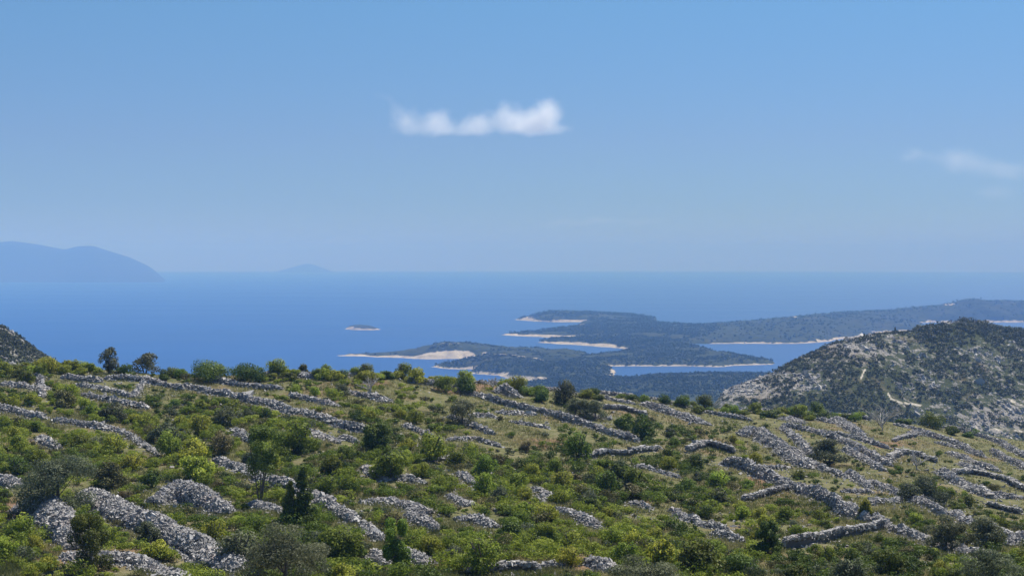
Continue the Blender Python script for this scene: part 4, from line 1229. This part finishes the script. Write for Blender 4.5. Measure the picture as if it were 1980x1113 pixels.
# -------- scrub and rocks on the two neighbouring hills
def hill_cover():
    rng = np.random.default_rng(51)
    allv, allf, allt, o = [], [], [], 0
    rv, rf, rt, ro = [], [], [], 0
    for label, (crest, depth, front, back, seed, bump, rockfn) in HILLS.items():
        rightside = "tracks" in label
        n = 9000 if rightside else 2200
        px = rng.uniform(1395, 2010, n) if rightside else rng.uniform(-20, 130, n)
        Yc = prof(depth, px)
        Y = Yc - rng.uniform(-18, 215 if rightside else 110, n)
        z = hill_rel(px, Y, crest, depth, front, back, seed, bump)
        x = (px - CX) / F * Y
        P = np.stack([x, Y, CZ + z], -1); py = py_of(P[:, 2], Y)
        rk = rockfn(px, py, P) + (fbm(x / 14, Y / 14, 5, 3) - 0.5) * 0.9
        tr = np.full(n, 99.0)
        if rightside:
            for pts, w in TRACKS: tr = np.minimum(tr, pdist_poly(px, py, pts))
        veg = (rk < 0.50) & (tr > 6)
        dark = (rightside & (py < smooth_prof(crest, px, 8) + 26) & (px > 1770))
        for i in np.where(veg)[0]:
            w = rng.uniform(1.0, 2.8) * (1.45 if (rightside and dark[i]) else 1.0) * (1 if rightside else 0.7)
            h = w * rng.uniform(0.5, 0.85) * (1.25 if (rightside and dark[i]) else 1.0)
            v, f, t = leaves([((0, 0, h * 0.45), (w * 0.5, w * 0.5, h * 0.5))], 26, 0.62 * (w / 2) ** 0.5, rng, asp=0.8, shell=(0.7, 1.05))
            allv.append(v + P[i]); allf.append(f + o); allt.append(np.clip(t * 0.6 + rng.uniform(-0.1, 0.5), 0, 1)); o += len(v)
        rr = np.where((rk > 0.58) & (tr > 5))[0]
        rr = np.repeat(rr, 2)
        Q = P[rr] + rng.normal(0, 2.0, (len(rr), 3)) * np.array([1, 1, 0])
        Q[:, 2] = CZ + hill_rel(px_of(Q[:, 0], Q[:, 1]), Q[:, 1], crest, depth, front, back, seed, bump)
        v, f, t = stones(Q, np.exp(rng.normal(-0.05, 0.45, len(rr))), rng, 0.5, (0.4, 0.9))
        rv.append(v); rf.append(f + ro); rt.append(np.clip(t - 0.02, 0, 0.9)); ro += len(v)
    tag(link("scrub", mesh_from("scrub", np.concatenate(allv), np.concatenate(allf), M_HILLSCRUB, {"tint": np.concatenate(allt)})),
        "dark scrub and low trees covering the two hills behind the terraces", "scrub", kind="stuff")
    tag(link("rubble", mesh_from("rubble", np.concatenate(rv), np.concatenate(rf), M_STONE, {"tint": np.concatenate(rt)})),
        "pale limestone boulders strewn over the two hills behind the terraces", "rubble", kind="stuff")
hill_cover()

def hill_tree(px, hpx, label, seed):
    crest, depth, front, back, sd, bump, _ = HILLS["rocky grey-green hill with pale tracks behind the walled terraces"]
    Y = float(prof(depth, px)) - 2
    z = float(hill_rel(np.array([float(px)]), np.array([Y]), crest, depth, front, back, sd, bump)[0])
    h = hpx * Y / F
    rng = np.random.default_rng(seed)
    root = bpy.data.objects.new("conifer_tree", None); COL.objects.link(root); root.location = ((px - CX) / F * Y, Y, CZ + z - 0.3)
    tag(root, label, "tree")
    v, f, t = leaves(columnar(rng, h * 0.5, h), 500, 0.6, rng)
    link("crown", mesh_from("crown", v, f, LEAF["dark green"], {"tint": t}), root)
    tv, tf = tube([(0, 0, -0.5), (0, 0, h * 0.5)], [0.25, 0.12], 6)
    link("trunk", mesh_from("trunk", tv, tf, M_BARK, None, True), root)
hill_tree(1731, 13, "lone dark pointed conifer on the skyline of the rocky hill", 71)
hill_tree(1671, 8, "smaller dark conifer on the rocky hill's skyline, left of the lone pointed one", 72)

# ------------------------------------------------------------------ clouds
def cloud(name, label, puffs, base_py, Yd, dens_k, seed, thick, base_soft=8.0):
    """puffs: (px, py, rx, ry) as seen; built at distance Yd as one soft volume"""
    k = Yd / F
    cx = np.mean([p[0] for p in puffs]); cy = np.mean([p[1] for p in puffs])
    org = np.array([(cx - CX) * k, Yd, CZ - (cy - HY) * k])
    # closed hull: an elliptic loft along x that holds every puff
    x0 = min(p[0] - p[2] for p in puffs) - 8; x1 = max(p[0] + p[2] for p in puffs) + 8
    xs = np.linspace(x0, x1, 40)
    tops, bots = [], []
    for x in xs:
        t, b = 1e9, -1e9
        for (a, c, rx, ry, wt) in puffs:
            u = abs(x - a) / (rx * 1.12)
            if u < 1:
                e = ry * 1.12 * math.sqrt(1 - u * u); t = min(t, c - e); b = max(b, c + e)
        tops.append(t); bots.append(b)
    tops, bots = np.array(tops), np.array(bots)
    good = tops < 1e8
    tops = np.interp(xs, xs[good], tops[good]); bots = np.interp(xs, xs[good], bots[good])
    bots = np.minimum(bots, base_py + base_soft)
    V, Fq, ns = [], [], 14
    for i, x in enumerate(xs):
        m, hh = (tops[i] + bots[i]) / 2, max((bots[i] - tops[i]) / 2, 1) * 1.25
        e = math.sqrt(max(0.02, 1 - (2 * (i / (len(xs) - 1)) - 1) ** 8))
        for q in range(ns):
            a = 2 * math.pi * q / ns
            V.append(((x - cx) * k, math.cos(a) * thick * e, (-(m - cy) + hh * e * math.sin(a)) * k))
    for i in range(len(xs) - 1):
        for q in range(ns):
            q2 = (q + 1) % ns
            Fq.append((i * ns + q, i * ns + q2, (i + 1) * ns + q2, (i + 1) * ns + q))
    c0 = len(V); V.append(((x0 - 3 - cx) * k, 0, (-((tops[0] + bots[0]) / 2 - cy)) * k)); V.append(((x1 + 3 - cx) * k, 0, (-((tops[-1] + bots[-1]) / 2 - cy)) * k))
    tri = [(c0, (q + 1) % ns, q) for q in range(ns)] + [(c0 + 1, (len(xs) - 1) * ns + q, (len(xs) - 1) * ns + (q + 1) % ns) for q in range(ns)]
    m = bpy.data.materials.new(name + "_vapour"); m.use_nodes = True
    n, l = m.node_tree.nodes, m.node_tree.links
    n.remove(n["Principled BSDF"])
    pv = N(n, "ShaderNodeVolumePrincipled", inp={"Color": (1, 1, 1, 1), "Anisotropy": 0.35})
    tc = N(n, "ShaderNodeTexCoord").outputs["Object"]
    n1 = noise_tex(n, l, 1 / (34 * k), 7, 0.7, tc)
    dsp = N(n, "ShaderNodeVectorMath", operation='MULTIPLY_ADD')
    l.new(n1.outputs["Color"], dsp.inputs[0]); dsp.inputs[1].default_value = (44 * k,) * 3
    l.new(tc, dsp.inputs[2])
    tot = None
    for (a, c, rx, ry, wt) in puffs:
        mp = N(n, "ShaderNodeMapping", vector_type='TEXTURE')
        mp.inputs["Location"].default_value = ((a - cx) * k + 22 * k, 22 * k, -(c - cy) * k + 22 * k)
        mp.inputs["Scale"].default_value = (rx * k, thick * 0.8 * min(1, rx / 45), ry * k)
        l.new(dsp.outputs[0], mp.inputs["Vector"])
        g = N(n, "ShaderNodeTexGradient", gradient_type='QUADRATIC_SPHERE'); l.new(mp.outputs[0], g.inputs[0])
        gw = mathn(n, l, 'MULTIPLY', g.outputs["Fac"], wt)
        tot = gw if tot is None else mathn(n, l, 'ADD', tot, gw)
    n2 = noise_tex(n, l, 1 / (24 * k), 7, 0.68, tc)
    d = mathn(n, l, 'SUBTRACT', tot, mathn(n, l, 'MULTIPLY', n2.outputs[0], 0.26))
    d = mathn(n, l, 'MAXIMUM', d, 0.0)
    sz = N(n, "ShaderNodeSeparateXYZ"); l.new(tc, sz.inputs[0])
    fl = N(n, "ShaderNodeMapRange", inp={"From Min": -(base_py + base_soft * 0.5 - cy) * k, "From Max": -(base_py - base_soft - cy) * k}); l.new(sz.outputs["Z"], fl.inputs[0])
    d = mathn(n, l, 'MULTIPLY', mathn(n, l, 'MULTIPLY', d, fl.outputs[0]), dens_k)
    l.new(d, pv.inputs["Density"])
    l.new(pv.outputs[0], n["Material Output"].inputs["Volume"])
    me = mesh_from(name, np.array(V), [np.array(Fq), np.array(tri)], m)
    o = link(name, me, loc=org)
    tag(o, label, "cloud")
cloud("cloud", "small white puffy cloud with a flat base high above the sea",
      [(1058, 216, 50, 52, 1.0), (1040, 238, 62, 44, 1.0), (982, 222, 52, 50, 0.8), (1000, 245, 70, 36, 0.9), (930, 232, 52, 48, 0.5), (920, 248, 66, 36, 0.55), (1080, 252, 74, 26, 0.5), (872, 250, 76, 32, 0.42), (852, 228, 44, 50, 0.55), (838, 248, 50, 40, 0.55), (790, 240, 66, 54, 0.6), (768, 208, 56, 48, 0.22), (738, 184, 70, 46, 0.17)],
      266, 14000, 0.0082, 3, 300)
cloud("cloud", "faint grey wisp of cloud low in the sky over the rocky hill",
      [(1770, 302, 70, 28, 0.7), (1845, 308, 70, 46, 1.0), (1895, 318, 80, 40, 0.9), (1955, 330, 76, 36, 0.9), (1925, 372, 90, 34, 0.6)],
      400, 14000, 0.0022, 8, 260)
cloud("cloud", "very faint long pale streak of cloud above the horizon over the islands",
      [(1080, 432, 90, 12, 0.8), (1160, 428, 100, 12, 1.0), (1250, 430, 90, 10, 0.8)], 450, 14000, 0.0011, 12, 300)
cloud("cloud", "very faint short pale streak of cloud low over the open sea",
      [(640, 466, 50, 8, 0.9), (690, 465, 50, 8, 0.9)], 480, 14000, 0.0013, 14, 250)

# ------------------------------------------------------------------ haze
def haze():
    zt, zb, e = 425.0, -6.0, 24600.0
    V = [(x, y, z) for z in (zb, zt) for y in (-e, e) for x in (-e, e)]
    m = bpy.data.materials.new("sea_haze"); m.use_nodes = True
    n, l = m.node_tree.nodes, m.node_tree.links
    n.remove(n["Principled BSDF"])
    pv = N(n, "ShaderNodeVolumePrincipled", inp={"Color": (*HAZE_COLOR, 1), "Density": HAZE_DENSITY, "Anisotropy": HAZE_G, "Absorption Color": (*HAZE_ABS, 1)})
    l.new(pv.outputs[0], n["Material Output"].inputs["Volume"])
    me = mesh_from("haze", np.array(V), CUBE_F, m)
    tag(link("haze", me), "thin blue summer haze over the sea and islands", "haze", kind="stuff")
haze()
